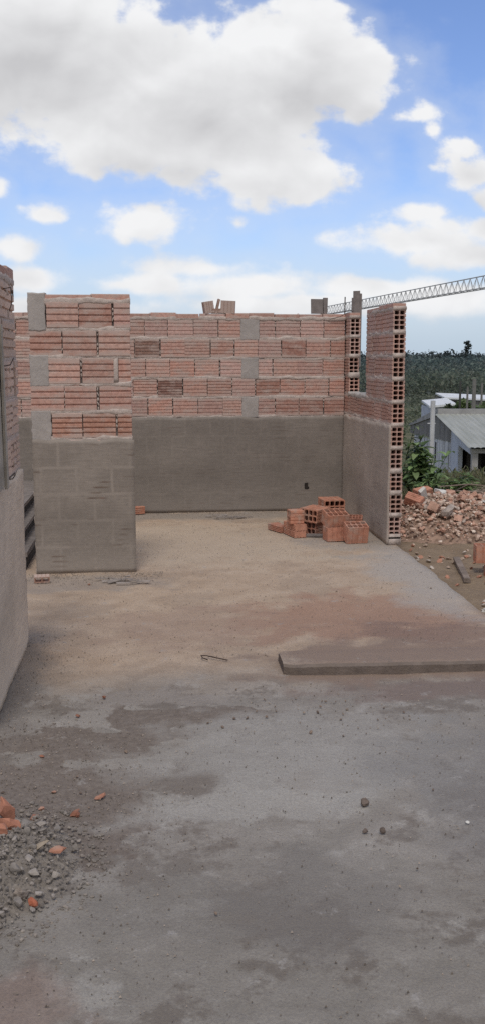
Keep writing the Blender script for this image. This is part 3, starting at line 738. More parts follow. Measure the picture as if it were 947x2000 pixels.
# ------------------------------------------------------------------ mortar heap and fragments on the slab, left
def mheap(x, y):
    d = math.hypot((x + .49) / .31, (y - 2.80) / .38); return .075 * sm(1.05, .1, d)
mb = MB(); nx = 130; ny = 200; vs = []
for j in range(ny + 1):
    for i in range(nx + 1):
        x = -.66 + .56 * i / nx; y = 2.3 + .95 * j / ny; h = mheap(x, y)
        vs.append((x, y, -.012 + h + min(1, h * 30) * (.014 * fbm(x * 20, y * 20) + .012 * abs(fbm(x * 48, y * 48)) + .006 * fbm(x * 120, y * 120))))
mb.add(vs, [(j * (nx + 1) + i, j * (nx + 1) + i + 1, (j + 1) * (nx + 1) + i + 1, (j + 1) * (nx + 1) + i) for j in range(ny) for i in range(nx)], (.215, .192, .172, 1))
for _ in range(2300):
    a = rr.uniform(0, 6.28); q = rr.random() ** .6 * 1.15; x = -.49 + .31 * q * math.cos(a); y = 2.80 + .38 * q * math.sin(a)
    if x < -.65: continue
    s = rr.choice((.002, .0025, .003, .004, .005, .008)); g = rr.uniform(.7, 1.25)
    mb.rock((x, y, mheap(x, y) + s * .1), (s, s * rr.uniform(.6, 1), s * rr.uniform(.5, .8)), 1, (.23 * g, .204 * g, .183 * g, 1), .35, rr)
tag(mb.build('mortar_heap', rough_mat('dry_mortar', (1, .98, .95), .2, 30, 90, .6, .003, tint=True)), 'low heap of crumbled grey mortar on the slab at lower left', 'rubble', kind='stuff')
ch_p = []
for v in range(4):
    g = (.25, .29, .22, .32)[v]; m1 = MB(); m1.rock((0, 0, 0), (.03, .024, .018), 2, (g, g * .94, g * .88, 1), .3, cut=11)
    o = m1.build('mortar_chunk', STONE, None); tag(o, 'angular grey mortar lump among the crumbled heap at lower left', 'rubble', 'mortar lumps of the heap at lower left'); ch_p.append(o)
for _ in range(95):
    a = rr.uniform(0, 6.28); q = rr.random() ** .5; x = -.48 + .25 * q * math.cos(a); y = 2.78 + .32 * q * math.sin(a)
    if x < -.64: continue
    place(ch_p, x, y, mheap(x, y) + .005, rr.choice((.25, .3, .4, .5, .65, .85)), rr)
m1 = MB(); m1.rock((0, 0, 0), (.052, .022, .010), 3, (.30, .262, .212, 1), .4, cut=5)
piece('mortar_slab', m1, STONE, (-.355, 2.80, .055), (.35, .25, -.75), 'flat pale slab of mortar, biggest piece on the heap at lower left')
m1 = MB(); m1.rock((0, 0, 0), (.032, .015, .012), 2, (.85, .82, .8, 1), .4, cut=8); piece('brick_chip', m1, ORANGE, (-.285, 2.81, .045), (.2, .3, -.6), 'orange brick chip beside the flat mortar slab on the heap', 'brick')
m1 = MB(); m1.rock((0, 0, 0), (.018, .016, .014), 2, (.9, .6, .5, 1), cut=4); piece('brick_chip', m1, ORANGE, (-.335, 2.56, .02), (.2, .3, .6), 'dull red brick chip at the near foot of the mortar heap', 'brick')
m1 = MB(); m1.rock((0, 0, 0), (.026, .012, .026), 2, (.27, .24, .215, 1), .4, cut=8); piece('mortar_slab', m1, STONE, (-.375, 2.585, .03), (.3, .5, .5), 'upright grey mortar flake at the near foot of the heap')
for (x, y, z, s, rzv, lab) in ((-.478, 3.04, .07, (.05, .042, .05), .3, 'rounded orange brick lump uppermost at the left frame edge'), (-.458, 2.955, .06, (.052, .034, .03), .8, 'flat orange brick piece below the rounded lump at the left edge'), (-.468, 2.875, .075, (.036, .028, .03), 1.5, 'lowest orange brick piece of three at the left frame edge')):
    m1 = MB(); m1.rock((0, 0, 0), s, 2, (.85, .8, .78, 1), .35, cut=9); piece('brick_fragment', m1, ORANGE, (x, y, z), (.2, .1, rzv), lab, 'brick')
# orange chips scattered on the slab
for (x, y, s, k, lab) in ((-.265, 3.12, .026, .75, 'largest loose orange chip on the slab, forked shape'), (-.189, 3.235, .022, .9, 'brown orange curled chip farthest right of the chips at left'), (-.378, 3.17, .014, 1.15, 'pale orange chip nearest above the mortar heap'), (-.35, 3.30, .013, 1., 'small round orange chip on the slab above the others at left'),
                          (-.395, 3.11, .02, .95, 'blocky orange chip just above the mortar heap'), (-.42, 3.62, .013, .8, 'brownish chip alone by the left wall foot'), (-.212, 4.26, .016, .75, 'reddish brown twisted chip farthest up on the slab at left'), (-.314, 4.04, .015, .7, 'dark red chip between the wall and the dust patch'), (-.405, 6.52, .014, 1., 'tiny red chip in front of the pier foot')):
    m1 = MB(); rg = random.Random(int(abs(x * 1000)))
    if s > .021:
        m1.rock((0, 0, s * .3), (s, s * .42, s * .4), 2, (k * .85, k * .8, k * .78, 1), .5, rg, cut=7); m1.rock((s * .5, s * .5, s * .3), (s * .35, s * .8, s * .4), 2, (k * .9, k * .8, k * .75, 1), .5, rg, cut=4)
    else: m1.rock((0, 0, s * .3), (s, s * .7, s * .5), 2, (k * .8, k * .75, k * .72, 1), .4, rg, cut=7)
    piece('brick_chip', m1, ORANGE, (x, y, .0), (0, 0, rg.uniform(0, 6)), lab, 'brick')
DST = rough_mat('dark_clod', (.16, .125, .105), .3, 40, 90, .8, .004)
for (x, y, s, lab, mt) in ((.724, 3.095, .019, 'dark rounded clod alone in the middle of the near slab', DST), (.685, 2.905, .011, 'small dark clod left of two below the big clod', DST), (.744, 2.898, .014, 'dark clod right of two below the big clod', DST), (1.037, 2.932, .007, 'small white pebble alone at right on the near slab', WHITE)):
    m1 = MB(); m1.rock((0, 0, s * .6), (s, s * .8, s * .8), 2, (1, 1, 1, 1), .35, cut=3); piece('pebble', m1, mt, (x, y, 0), (0, 0, 0), lab, 'stone')
# pebbles on the slab
pb_p = []
for t in ((.22, .175, .145), (.29, .25, .215), (.17, .135, .115)):
    m1 = MB(); m1.rock((0, 0, 0), (.012, .010, .008), 1, t + (1,), .35, cut=3); o = m1.build('pebble', STONE, None); tag(o, 'small dark pebble lying loose on the concrete slab', 'stone', 'pebbles on the slab'); pb_p.append(o)
for _ in range(95):
    q = rr.random()
    if q < .45: x, y = rr.gauss(.72, .22), rr.gauss(4.0, .2)
    elif q < .55: x, y = rr.uniform(-.5, 1.2), rr.uniform(2.3, 4.0)
    elif q < .8: x, y = rr.uniform(-.5, 1.9), rr.uniform(4.7, 7.5)
    else: x, y = rr.gauss(-.35, .2), rr.gauss(3.5, .4)
    if x < -.62 or (.6 < x and 4.4 < y < 4.85): continue
    place(pb_p, x, y, .004 + (.05 * sm(5.7, 4.9, y) if (y > 4.7 and x > .7) else 0), rr.choice((.3, .35, .4, .5, .6, .8)), rr)
# fine grit, too much to count
mb = MB()
def grit(x, y, s):
    g = rr.choice((.45, .55, .7, 1., 1.3)); z = 0.0015 + (.05 * sm(4.62, 4.75, y) * sm(5.7, 4.9, y) * sm(.62, .85, x))
    mb.add([(x - s, y - s * .5, z - .002), (x + s, y - s * .4, z - .002), (x, y + s, z - .002), (x + rr.uniform(-.3, .3) * s, y, z + s)], [(0, 1, 3), (1, 2, 3), (2, 0, 3)], (.27 * g, .225 * g, .19 * g, 1))
for _ in range(7600):
    q = rr.random()
    if q < .22: x, y = rr.uniform(-.65, 1.9), rr.uniform(1.9, 4.4)
    elif q < .55: x, y = rr.uniform(-.65, 1.95), 4.8 + 4.6 * rr.random() ** 1.3
    elif q < .64: x, y = XL + abs(rr.gauss(0, .13)) + .01, rr.uniform(2.5, 5.3)
    elif q < .76: x, y = rr.uniform(-.85, .1), YP - .02 - abs(rr.gauss(0, .14))
    elif q < .86: x, y = rr.uniform(-.1, 1.9), YB - .03 - abs(rr.gauss(0, .12))
    else: x, y = rr.gauss(-.3, .22), rr.gauss(3.2, .5)
    if x < XL + .01 and y < 5.2: continue
    if x > .64 and 4.45 < y < 4.84: continue
    grit(x, y, rr.choice((.0016, .0018, .002, .0025, .003, .004)))
tag(mb.build('grit', rough_mat('grit', (1, 1, 1), .2, 50, 60, 0, tint=True)), 'fine grit and mortar crumbs scattered over the slab', 'grit', kind='stuff')
# crumbs and twigs at the wall feet
for (x, y, n, lab) in ((.74, 9.2, 14, 'dark twigs and flakes at the foot of the rear wall'), (-.17, 6.56, 16, 'dark splinters scattered before the pier foot at its right')):
    m1 = MB()
    for _ in range(n):
        dx, dy = rr.gauss(0, .09), rr.gauss(0, .05); a = rr.uniform(-.5, .5); l = rr.uniform(.02, .07)
        m1.box((-l, -.006, 0), (l, .006, .008), (.3, .28, .27, 1), Matrix.Translation((dx, dy, rr.uniform(0, .012))) @ Matrix.Rotation(a, 4, 'Z') @ Matrix.Rotation(rr.uniform(-.15, .15), 4, 'Y'), jit=.002)
    o = m1.build('splinters', STONE, None, loc=(x, y, .002)); tag(o, lab, 'debris', kind='stuff')
w = MB(); w.tube([(.055, -.04, .006), (.0, .0, .008), (-.05, .035, .01), (-.075, .03, .012), (-.07, .0, .01), (-.045, -.025, .006)], .0032, 7)
tag(w.build('wire', STEEL, None, smooth=True, loc=(.335, 4.78, .002)), 'thin rusty wire hook lying on the slab left of the kerb', 'wire')

# ------------------------------------------------------------------ plants and weeds near the rubble
def foliage_mat(name, base, var=.35, trans=.25):
    m, N = new_mat(name); co = obj_co(N)
    c = N.mix(1., N.mix(N.smooth(N.noise(co, 9, 3), .3, .7), [x * (1 - var) for x in base], [x * (1 + var) for x in base]), N.n('ShaderNodeAttribute', attribute_name='tint').outputs['Color'], 'MULTIPLY')
    p = N.n('ShaderNodeBsdfPrincipled', {'Base Color': c, 'Roughness': .55, 'Specular IOR Level': .35})
    t = N.n('ShaderNodeBsdfTranslucent', {'Color': c}); mx = N.n('ShaderNodeMixShader', {0: trans, 1: p.outputs[0], 2: t.outputs[0]})
    o = N.n('ShaderNodeOutputMaterial'); N.L.new(mx.outputs[0], o.inputs[0]); return m
LEAF = foliage_mat('broad_leaf', (.18, .26, .115), trans=.4); BUSH = foliage_mat('bush_leaf', (.12, .155, .085), trans=.4); DRY = foliage_mat('dry_weed', (.21, .18, .115))
FOREST = foliage_mat('far_foliage', (1, 1, 1), .2, .4)
def leaf(mb, base, d, L, W, droop, col):
    d = Vector(d).normalized(); side = d.cross(Vector((0, 0, 1))).normalized(); vs = []; p = Vector(base); n = 5
    for i in range(n + 1):
        t = i / n; w = W * math.sin(math.pi * min(1, .08 + t * .92)) ** .7 * (1 if t < 1 else 0)
        cup = Vector((0, 0, w * .35)); vs += [p - side * w + cup, p.copy(), p + side * w + cup]
        dd = (d + Vector((0, 0, -droop * t))).normalized(); p = p + dd * (L / n)
    fs = []
    for i in range(n): fs += [(i * 3, i * 3 + 1, i * 3 + 4, i * 3 + 3), (i * 3 + 1, i * 3 + 2, i * 3 + 5, i * 3 + 4)]
    mb.add(vs, fs, col)
def leafy(name, label, cx, cy, rad, ht, nst, nl, L, W, seed, mat, cat='plant', group=None):
    rg = random.Random(seed); z0 = gz(cx, cy) + heap(cx, cy); t = thing(name, label, cat, (cx, cy, z0), 0, group); stm = MB(); lv = MB()
    for _ in range(nst):
        a = rg.uniform(0, 6.28); r = rad * rg.random(); tip = Vector((r * math.cos(a), r * math.sin(a) * .8, ht * rg.uniform(.45, 1.0) * (1 - .35 * (r / rad) ** 2)))
        bs = Vector((tip.x * .25, tip.y * .25, -.05)); mid = bs.lerp(tip, .5) + Vector((0, 0, .05)); stm.tube([bs, mid, tip], [.011, .008, .004], 5, (.45, .5, .35, 1))
        for k in range(nl):
            f = rg.uniform(.35, 1.03); p = bs.lerp(tip, f) + Vector((0, 0, .05 * (1 - abs(2 * f - 1)))); a2 = rg.uniform(0, 6.28); g = rg.choice((.55, .75, .95, 1.2, 1.6))
            leaf(lv, p, (math.cos(a2), math.sin(a2), rg.uniform(-.1, .9)), L * rg.uniform(.6, 1.15), W * rg.uniform(.7, 1.1), rg.uniform(.4, 1.6), (g, g * rg.uniform(.92, 1.05), g * .9, 1))
    stm.build('stem', BUSH, t); lv.build('foliage', mat, t, smooth=True, recalc=False); return t
leafy('leafy_shrub', 'bright green broad leaved shrub growing behind the rubble by the wall end', 3.42, 11.9, .44, .74, 19, 13, .2, .045, 3, LEAF)
leafy('leafy_shrub', 'low green plant between the shrub and the rubble heap', 3.3, 11.0, .33, .36, 10, 10, .13, .022, 8, LEAF)
leafy('leafy_shrub', 'tall dark bush farther back just beside the wall end', 3.95, 15.2, .5, 1.35, 18, 16, .15, .028, 12, BUSH)
leafy('leafy_shrub', 'low broad leaved plant at the right foot of the bright shrub', 3.85, 11.6, .34, .36, 11, 11, .16, .03, 31, LEAF)
leafy('leafy_shrub', 'drab green low bush on the weedy mound right of the shrub', 4.1, 12.9, .45, .3, 14, 10, .1, .016, 22, BUSH)
mb = MB()
for _ in range(15000):
    x = rr.uniform(2.6, 7.5); y = rr.gauss(13.4, 1.9)
    if y < 10.1 or y > 17: continue
    if fbm(x * .9, y * .9, 4) < -.12: continue
    z = gz(x, y) + heap(x, y) - .01; h = rr.uniform(.02, .10) * (1.6 if y > 12.8 else .8); a = rr.uniform(0, 6.28); w = rr.uniform(.004, .011); b = h * rr.uniform(-.6, .6); b2 = h * rr.uniform(-.6, .6)
    g = rr.uniform(.5, 1.3); col = rr.choice(((.55 * g, .75 * g, .5 * g, 1), (g, g, g, 1), (.8 * g, .9 * g, .7 * g, 1)))
    cx, sx = math.cos(a) * w, math.sin(a) * w
    mb.add([(x - cx, y - sx, z), (x + cx, y + sx, z), (x + b + cx * .5, y + b2, z + h), (x + b * 1.6, y + b2 * 1.6, z + h * 1.2)], [(0, 1, 2), (0, 2, 3)], col)
tag(mb.build('weeds', DRY, recalc=False), 'dry tangled weeds and grass on the mound behind the rubble', 'weeds', kind='stuff')
for (x, y, l, a, lab) in ((4.15, 11.3, .55, .25, 'bare forked grey branch lying in the weeds in front of the house'), (3.55, 10.5, .45, -.5, 'thin dry branch lying low behind the rubble crest'), (4.75, 13.4, .8, .1, 'long dry branch along the crest of the weedy mound')):
    m1 = MB(); z = gz(x, y) + heap(x, y) + .05
    m1.tube([(-l, 0, 0), (-l * .3, .05, .05), (l * .3, 0, .06), (l, .1, .1)], [.011, .010, .007, .003], 6)
    m1.tube([(-l * .3, .05, .05), (0, -.1, .13), (l * .35, -.15, .2)], [.007, .005, .002], 5); m1.tube([(l * .3, 0, .06), (l * .5, .2, .16)], [.004, .002], 5)
    o = m1.build('dry_branch', rough_mat('bark_' + str(int(x * 100)), (.27, .22, .18), .25, 20, 60, .4), None, loc=(x, y, z), smooth=True); o.rotation_euler = (0, 0, a); tag(o, lab, 'branch')

# ------------------------------------------------------------------ houses down the slope (axes aligned with YAW)
YAW = .0979; cyw, syw = math.cos(YAW), math.sin(YAW)
def P(xc, zc, z=0): return Vector((xc * cyw + zc * syw, -xc * syw + zc * cyw, z))
def stained(name, base, stain, dirty=.5, zs=1.):
    m, N = new_mat(name); co = obj_co(N)
    st_ = N.noise(N.vm('MULTIPLY', co, (1.6, 1.6, .16)), 1.6, 6, .7); n2 = N.noise(co, 1.3, 5, .6); z = N.n('ShaderNodeSeparateXYZ', {0: co}).outputs[2]
    c = N.mix(N.smooth(st_, dirty - .05, dirty + .12), base, stain); c = N.mix(N.smooth(n2, .45, .75, 0, .45), c, [x * .55 for x in stain])
    return finish(m, N, c, .9, N.noise(co, 8, 4), .3, .02, .15)
H_GREY = stained('bare_cement_wall', (.23, .22, .212), (.165, .157, .15), .5)
H_WHITE = stained('stained_whitewash', (.58, .59, .61), (.23, .222, .218), .5)
H_BLUE = stained('pale_wall', (.50, .53, .60), (.33, .34, .38), .6)
m, N = new_mat('ribbed_green_roof'); co = obj_co(N)
c = N.mix(N.smooth(N.noise(N.vm('MULTIPLY', co, (2, .3, 1)), 1.2, 5, .65), .35, .7), (.31, .318, .28), (.39, .395, .36)); c = N.mix(N.smooth(N.noise(co, 1.4, 6, .7), .58, .72, 0, .5), c, (.22, .23, .18))
GROOF = finish(m, N, c, .6, None)
ROOFGREY = rough_mat('fibre_cement', (.30, .295, .29), .2, 1.2, 8, .2, .02)
IN_SHADE = rough_mat('interior_shade', (.05, .047, .047), .3, 2, 10, 0)  # near-black panels: shade inside the openings put into the colour
XG, ZN, ZP, ZF = 10.7, 45.0, 53.0, 62.0; GB = -5.0; XR = XG + 16
ze_n, zp, ze_f = -2.58, -1.50, -2.68
hs = thing('house', 'low shabby house with ribbed pale green roof and streaked white gable wall', 'house')
def prism(mb, poly, x0, x1):
    """poly = (zc, z) outline in the gable plane, extruded along the ridge"""
    n = len(poly); vs = [P(x0, a, b) for a, b in poly] + [P(x1, a, b) for a, b in poly]
    mb.add(vs, [tuple(range(n)), tuple(range(n, 2 * n))] + [(i, (i + 1) % n, n + (i + 1) % n, n + i) for i in range(n)])
zz = lambda a: (zp + (ze_n - zp) * (ZP - a) / (ZP - ZN)) if a < ZP else (zp + (ze_f - zp) * (a - ZP) / (ZF - ZP))
w_ = MB(); prism(w_, [(50.0, GB), (50.0, zz(50) - .15), (ZP, zp - .12), (ZF - 1.4, zz(ZF - 1.4) - .12), (ZF - 1.4, GB)], XG, XG + .25); prism(w_, [(50.0, GB), (50.0, zz(50) - .2), (50.2, zz(50.2) - .2), (50.2, GB)], XG + .26, XR); w_.build('gable_wall', H_WHITE, hs)
w_ = MB(); prism(w_, [(50.0, -2.75), (50.0, zz(50) - .14), (ZP, zp - .10), (ZF - .2, zz(ZF - .2) - .1), (ZF - .2, -3.2), (57.5, -3.05)], XG - .05, XG - .004); w_.build('cement_band', H_GREY, hs)
w_ = MB(); prism(w_, [(ZN + .2, zz(ZN) - .22), (ZN + .2, zz(ZN) - .12), (49.98, zz(49.98) - .14), (49.98, GB), (48.2, GB), (48.2, -2.78), (45.6, -2.98)], XG + .02, XG + .24); w_.build('porch_wall', H_BLUE, hs)
w_ = MB(); prism(w_, [(48.25, GB), (48.25, -2.8), (49.9, -2.6), (49.9, GB)], XG + .5, XG + 1.2)
prism(w_, [(49.7, GB), (49.7, -2.6), (49.95, -2.6), (49.95, GB)], XG + .3, XR); w_.build('porch_shade', IN_SHADE, hs)  # dark blocks: the porch's shade put into their colour
for xx in (XG, XG + 3.4, XG + 7, XG + 10.6):
    w_ = MB(); prism(w_, [(ZN + .15, GB), (ZN + .15, ze_n - .2), (ZN + .42, ze_n - .2), (ZN + .42, GB)], xx, xx + .28); w_.build('pillar', rough_mat('post_concrete', (.33, .32, .31), .2, 3, 10, .3) if xx == XG else bpy.data.materials['post_concrete'], hs)
w_ = MB(); prism(w_, [(ZN + .1, ze_n - .3), (ZN + .1, ze_n - .1), (ZN + .45, ze_n - .1), (ZN + .45, ze_n - .3)], XG - .05, XR); w_.build('porch_beam', bpy.data.materials['post_concrete'], hs)
w_ = MB(); n = 60; vs = []                                       # corrugated near slope
for i in range(n * 4 + 1):
    x = XG - .25 + (XR - XG + .25) * i / (n * 4); d = (0, .035, .045, .035)[i % 4] if True else 0
    vs += [P(x, ZN - .25, ze_n - .03 + d), P(x, ZP - .1, zp - .03 + d)]
w_.add(vs, [(2 * i, 2 * i + 1, 2 * i + 3, 2 * i + 2) for i in range(n * 4)]); w_.build('roof', GROOF, hs)
w_ = MB(); prism(w_, [(ZP - .1, zp - .08), (ZP - .1, zp + .27), (ZP + .2, zp + .27), (ZF, ze_f + .03), (ZF, ze_f - .1), (ZP + .2, zp - .1)], XG - .12, XR); w_.build('rear_roof', ROOFGREY, hs)
w_ = MB(); prism(w_, [(53.6, -4.25), (53.6, -3.1), (53.9, -3.1), (53.9, -4.25)], XG - .02, XG - .003); w_.build('window', IN_SHADE, hs)
pp = MB(); a = P(9.16, 47, 0); pp.tube([(a.x, a.y, -5), (a.x, a.y, -.52)], .115, 10); pp.tube([(a.x - .25, a.y, -1.62), (a.x + .15, a.y, -1.62)], .03, 6)
tag(pp.build('pole', rough_mat('pale_post', (.50, .50, .51), .1, 2, 10, 0)), 'white post standing in front of the streaked gable wall', 'pole')
# farther roofs
def shed(lab, x0, x1, z0, z1, top_l, top_r, base, roofm, wallm):
    t = thing('building', lab, 'building')
    w_ = MB(); w_.add([P(x0 + .3, z0 + .3, base), P(x1 - .3, z0 + .3, base), P(x1 - .3, z1, base), P(x0 + .3, z1, base), P(x0 + .3, z0 + .3, top_l - .1), P(x1 - .3, z0 + .3, top_r - .1), P(x1 - .3, z1, top_r - .1), P(x0 + .3, z1, top_l - .1)], [(0, 1, 5, 4), (1, 2, 6, 5), (2, 3, 7, 6), (3, 0, 4, 7)]); w_.build('wall', wallm, t)
    w_ = MB(); q = [P(x0, z0, top_l - .1), P(x1, z0, top_r - .1), P(x1 + .3, z1, top_r + .12), P(x0 + .3, z1, top_l + .12)]
    w_.add(q + [v + Vector((0, 0, .16)) for v in q], [(0, 1, 2, 3), (4, 5, 6, 7), (0, 1, 5, 4), (1, 2, 6, 5), (2, 3, 7, 6), (3, 0, 4, 7)]); w_.build('roof', roofm, t)
    w_ = MB(); w_.add([P(x0 + .9, z0 + .28, base + .2), P(x0 + 2.4, z0 + .28, base + .2), P(x0 + 2.4, z0 + .28, top_l - .35), P(x0 + .9, z0 + .28, top_l - .35)], [(0, 1, 2, 3)]); w_.build('opening', IN_SHADE, t)
LIGHTROOF = rough_mat('white_sheet_roof', (.62, .64, .66), .1, 1, 5, 0)
shed('small building with a white flat roof just behind the green roofed house', 14.35, 16.4, 75, 80, -2.2, -2.02, -6.5, LIGHTROOF, H_BLUE)
shed('long distant building with a pale flat roof, left end beside the poles', 19.6, 25.5, 95, 101, -2.35, -2.6, -8, LIGHTROOF, H_GREY)
shed('farthest white roofed building at the right picture edge', 23.5, 29, 90, 94, -2.95, -3.0, -8, LIGHTROOF, H_BLUE)
PG2 = 'thin poles beyond the houses'
for (xc, zc, zt, r, lab) in ((14.45, 65, -.01, .09, 'dark slim pole leftmost of those beyond the houses'), (14.9, 63, .15, .16, 'thickest and tallest grey pole beyond the green roof'), (15.05, 65.5, -.4, .09, 'thin pole just right of the thickest pole'), (19.55, 80, -.5, .11, 'lone thin pole near the right picture edge')):
    m1 = MB(); q = P(xc, zc); m1.tube([(q.x, q.y, -7), (q.x, q.y, zt)], [r, r * .8], 8)
    tag(m1.build('pole', rough_mat('pole_' + str(int(xc * 100)), (.06, .06, .055) if xc < 14.6 else (.17, .165, .15), .2, 3, 8, 0)), lab, 'pole', PG2)

# ------------------------------------------------------------------ trees
def crown(mb, c, rx, rz_, n, s, base, rg, flat=1.):
    for _ in range(n):
        u = Vector((rg.gauss(0, 1), rg.gauss(0, 1), rg.gauss(0, 1))).normalized() * (rg.random() ** .45)
        p = Vector((c[0] + u.x * rx, c[1] + u.y * rx, c[2] + u.z * rz_ * flat)); a = Vector((rg.gauss(0, 1), rg.gauss(0, 1), rg.gauss(0, 1) + .3)).normalized(); b = a.cross(Vector((rg.gauss(0, 1), rg.gauss(0, 1), rg.gauss(0, 1)))).normalized(); e = a.cross(b); q = s * rg.uniform(.6, 1.3)
        g = (.72 + .4 * (u.z * .5 + .5)) * rg.uniform(.88, 1.12)  # leaf tint rises to the crown's top: top light painted in
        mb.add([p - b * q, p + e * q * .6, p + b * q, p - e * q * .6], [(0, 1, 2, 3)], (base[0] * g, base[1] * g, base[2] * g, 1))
rg = random.Random(11); mb = MB()
def hz(d):  # foliage colour slides to blue grey with distance (aerial haze put into the colour)
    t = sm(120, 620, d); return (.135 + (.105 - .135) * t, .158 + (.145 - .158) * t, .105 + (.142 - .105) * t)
def sprinkle(n, d0, d1, az0, az1, h0, h1, q, s):
    for _ in range(n):
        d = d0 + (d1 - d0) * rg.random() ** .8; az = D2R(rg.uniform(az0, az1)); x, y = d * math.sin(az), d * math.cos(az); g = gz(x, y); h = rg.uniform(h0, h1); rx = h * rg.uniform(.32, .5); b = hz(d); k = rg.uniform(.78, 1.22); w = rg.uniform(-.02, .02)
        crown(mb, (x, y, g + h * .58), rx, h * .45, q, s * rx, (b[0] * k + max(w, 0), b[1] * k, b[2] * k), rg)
sprinkle(330, 90, 250, 5.5, 22, 1.2, 3.4, 40, .2)
sprinkle(820, 235, 420, 5.5, 22, 4, 7.5, 44, .19)
sprinkle(520, 420, 560, 5.5, 22, 6, 9, 34, .24)
sprinkle(300, 150, 560, -25, 5.5, 5, 9, 24, .4); sprinkle(300, 150, 560, 22, 45, 5, 9, 24, .4)
tag(mb.build('forest', FOREST, recalc=False), 'hazy green wood covering the plain behind the houses', 'forest', kind='stuff')
mb = MB()
for k in range(420):
    az = D2R(rg.uniform(5.5, 22)) if k < 260 else D2R(rg.choice((rg.uniform(-25, 5.5), rg.uniform(22, 45)))); d = rg.uniform(575, 640); x, y = d * math.sin(az), d * math.cos(az); h = 9.6 + 1.5 * fbm(az * 60, 1) + rg.uniform(-.8, 1.6)
    crown(mb, (x, y, gz(x, y) + h * .52), h * .3, h * .5, 52, h * .075, (.052, .066, .063), rg)
tag(mb.build('tree_line', FOREST, recalc=False), 'dark line of trees along the horizon', 'forest', kind='stuff')
def tree(label, x, y, h, rx, base, n, s, seed, name='tree', conic=False):
    r2_ = random.Random(seed); g = gz(x, y); t = thing(name, label, 'tree', (x, y, g)); tr = MB(); tr.tube([(0, 0, -.3), (.05 * h * .2, 0, h * .4), (0, 0, h * .85)], [h * .03, h * .02, h * .006], 6, (.09, .075, .06, 1)); tr.build('trunk', FOREST, t)
    cr = MB()
    for k in range(7):
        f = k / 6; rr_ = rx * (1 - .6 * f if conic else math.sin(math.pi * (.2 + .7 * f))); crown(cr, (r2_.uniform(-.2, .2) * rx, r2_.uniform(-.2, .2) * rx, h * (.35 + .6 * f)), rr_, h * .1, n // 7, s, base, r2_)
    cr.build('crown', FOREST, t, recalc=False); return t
q = P(136.1, 598); tree('single tall tree rising above the dark tree line at right', q.x, q.y, 16.8, 4.4, (.052, .066, .063), 420, .75, 2, conic=True)
q = P(15.4, 68); tree('round bright green bush tree between the houses and the poles', q.x, q.y, 3.0, 1.5, (.13, .18, .07), 900, .22, 5)
q = P(17.4, 69); tree('spreading green bush at the right picture edge behind the roof', q.x, q.y, 2.9, 1.7, (.12, .165, .07), 900, .22, 6)
q = P(14.35, 68); tree('dark little tree just left of the bright bush', q.x, q.y, 2.7, .8, (.08, .10, .06), 500, .2, 7)

# ------------------------------------------------------------------ crane jib in the distance
A = Vector((64.1, 185.4, 14.53)); B = Vector((55.2, 296.0, 14.53)); dj = (A - B).normalized(); sd = dj.cross(Vector((0, 0, 1))).normalized()
start = B - dj * 6; end = A + dj * 60; LJ = (end - start).length; hh = 2.35; hw = .85
ct = thing('tower_crane', 'grey lattice crane jib reaching across the sky behind the side wall', 'crane')
def on(t, top=False, s=0): return start + dj * t + (Vector((0, 0, hh)) if top else sd * (s * hw))
m1 = MB()
m1.tube([on(0, True), on(LJ, True)], .12, 5); m1.tube([on(0, s=-1), on(LJ, s=-1)], .10, 5); m1.tube([on(0, s=1), on(LJ, s=1)], .10, 5); m1.build('chord', CRANE, ct)
m1 = MB(); nb = int(LJ / 3.1); st_ = LJ / nb
for i in range(nb):
    t0 = i * st_; 
    for s in (-1, 1):
        m1.tube([on(t0, s=s), on(t0, True)], .06, 4)
        m1.tube([on(t0 + (0 if s < 0 else st_), s=s), on(t0 + (st_ if s < 0 else 0), True)], .045, 4)
    m1.tube([on(t0, s=-1), on(t0, s=1)], .05, 4); m1.tube([on(t0, s=-1), on(t0 + st_, s=1)], .05, 4)
m1.build('lattice', CRANE, ct)
m1 = MB(); e = end
for sx in (-.9, .9):
    for sy_ in (-.9, .9): m1.tube([(e.x + sx, e.y + sy_, gz(e.x, e.y) - .5), (e.x + sx, e.y + sy_, 20)], .13, 5)
z = gz(e.x, e.y); k = 0
while z < 19:
    for (a, b) in (((-.9, -.9), (.9, -.9)), ((.9, -.9), (.9, .9)), ((.9, .9), (-.9, .9)), ((-.9, .9), (-.9, -.9))):
        m1.tube([(e.x + a[0], e.y + a[1], z), (e.x + b[0], e.y + b[1], z + 2)], .07, 4)
    z += 2
m1.build('mast', CRANE, ct)

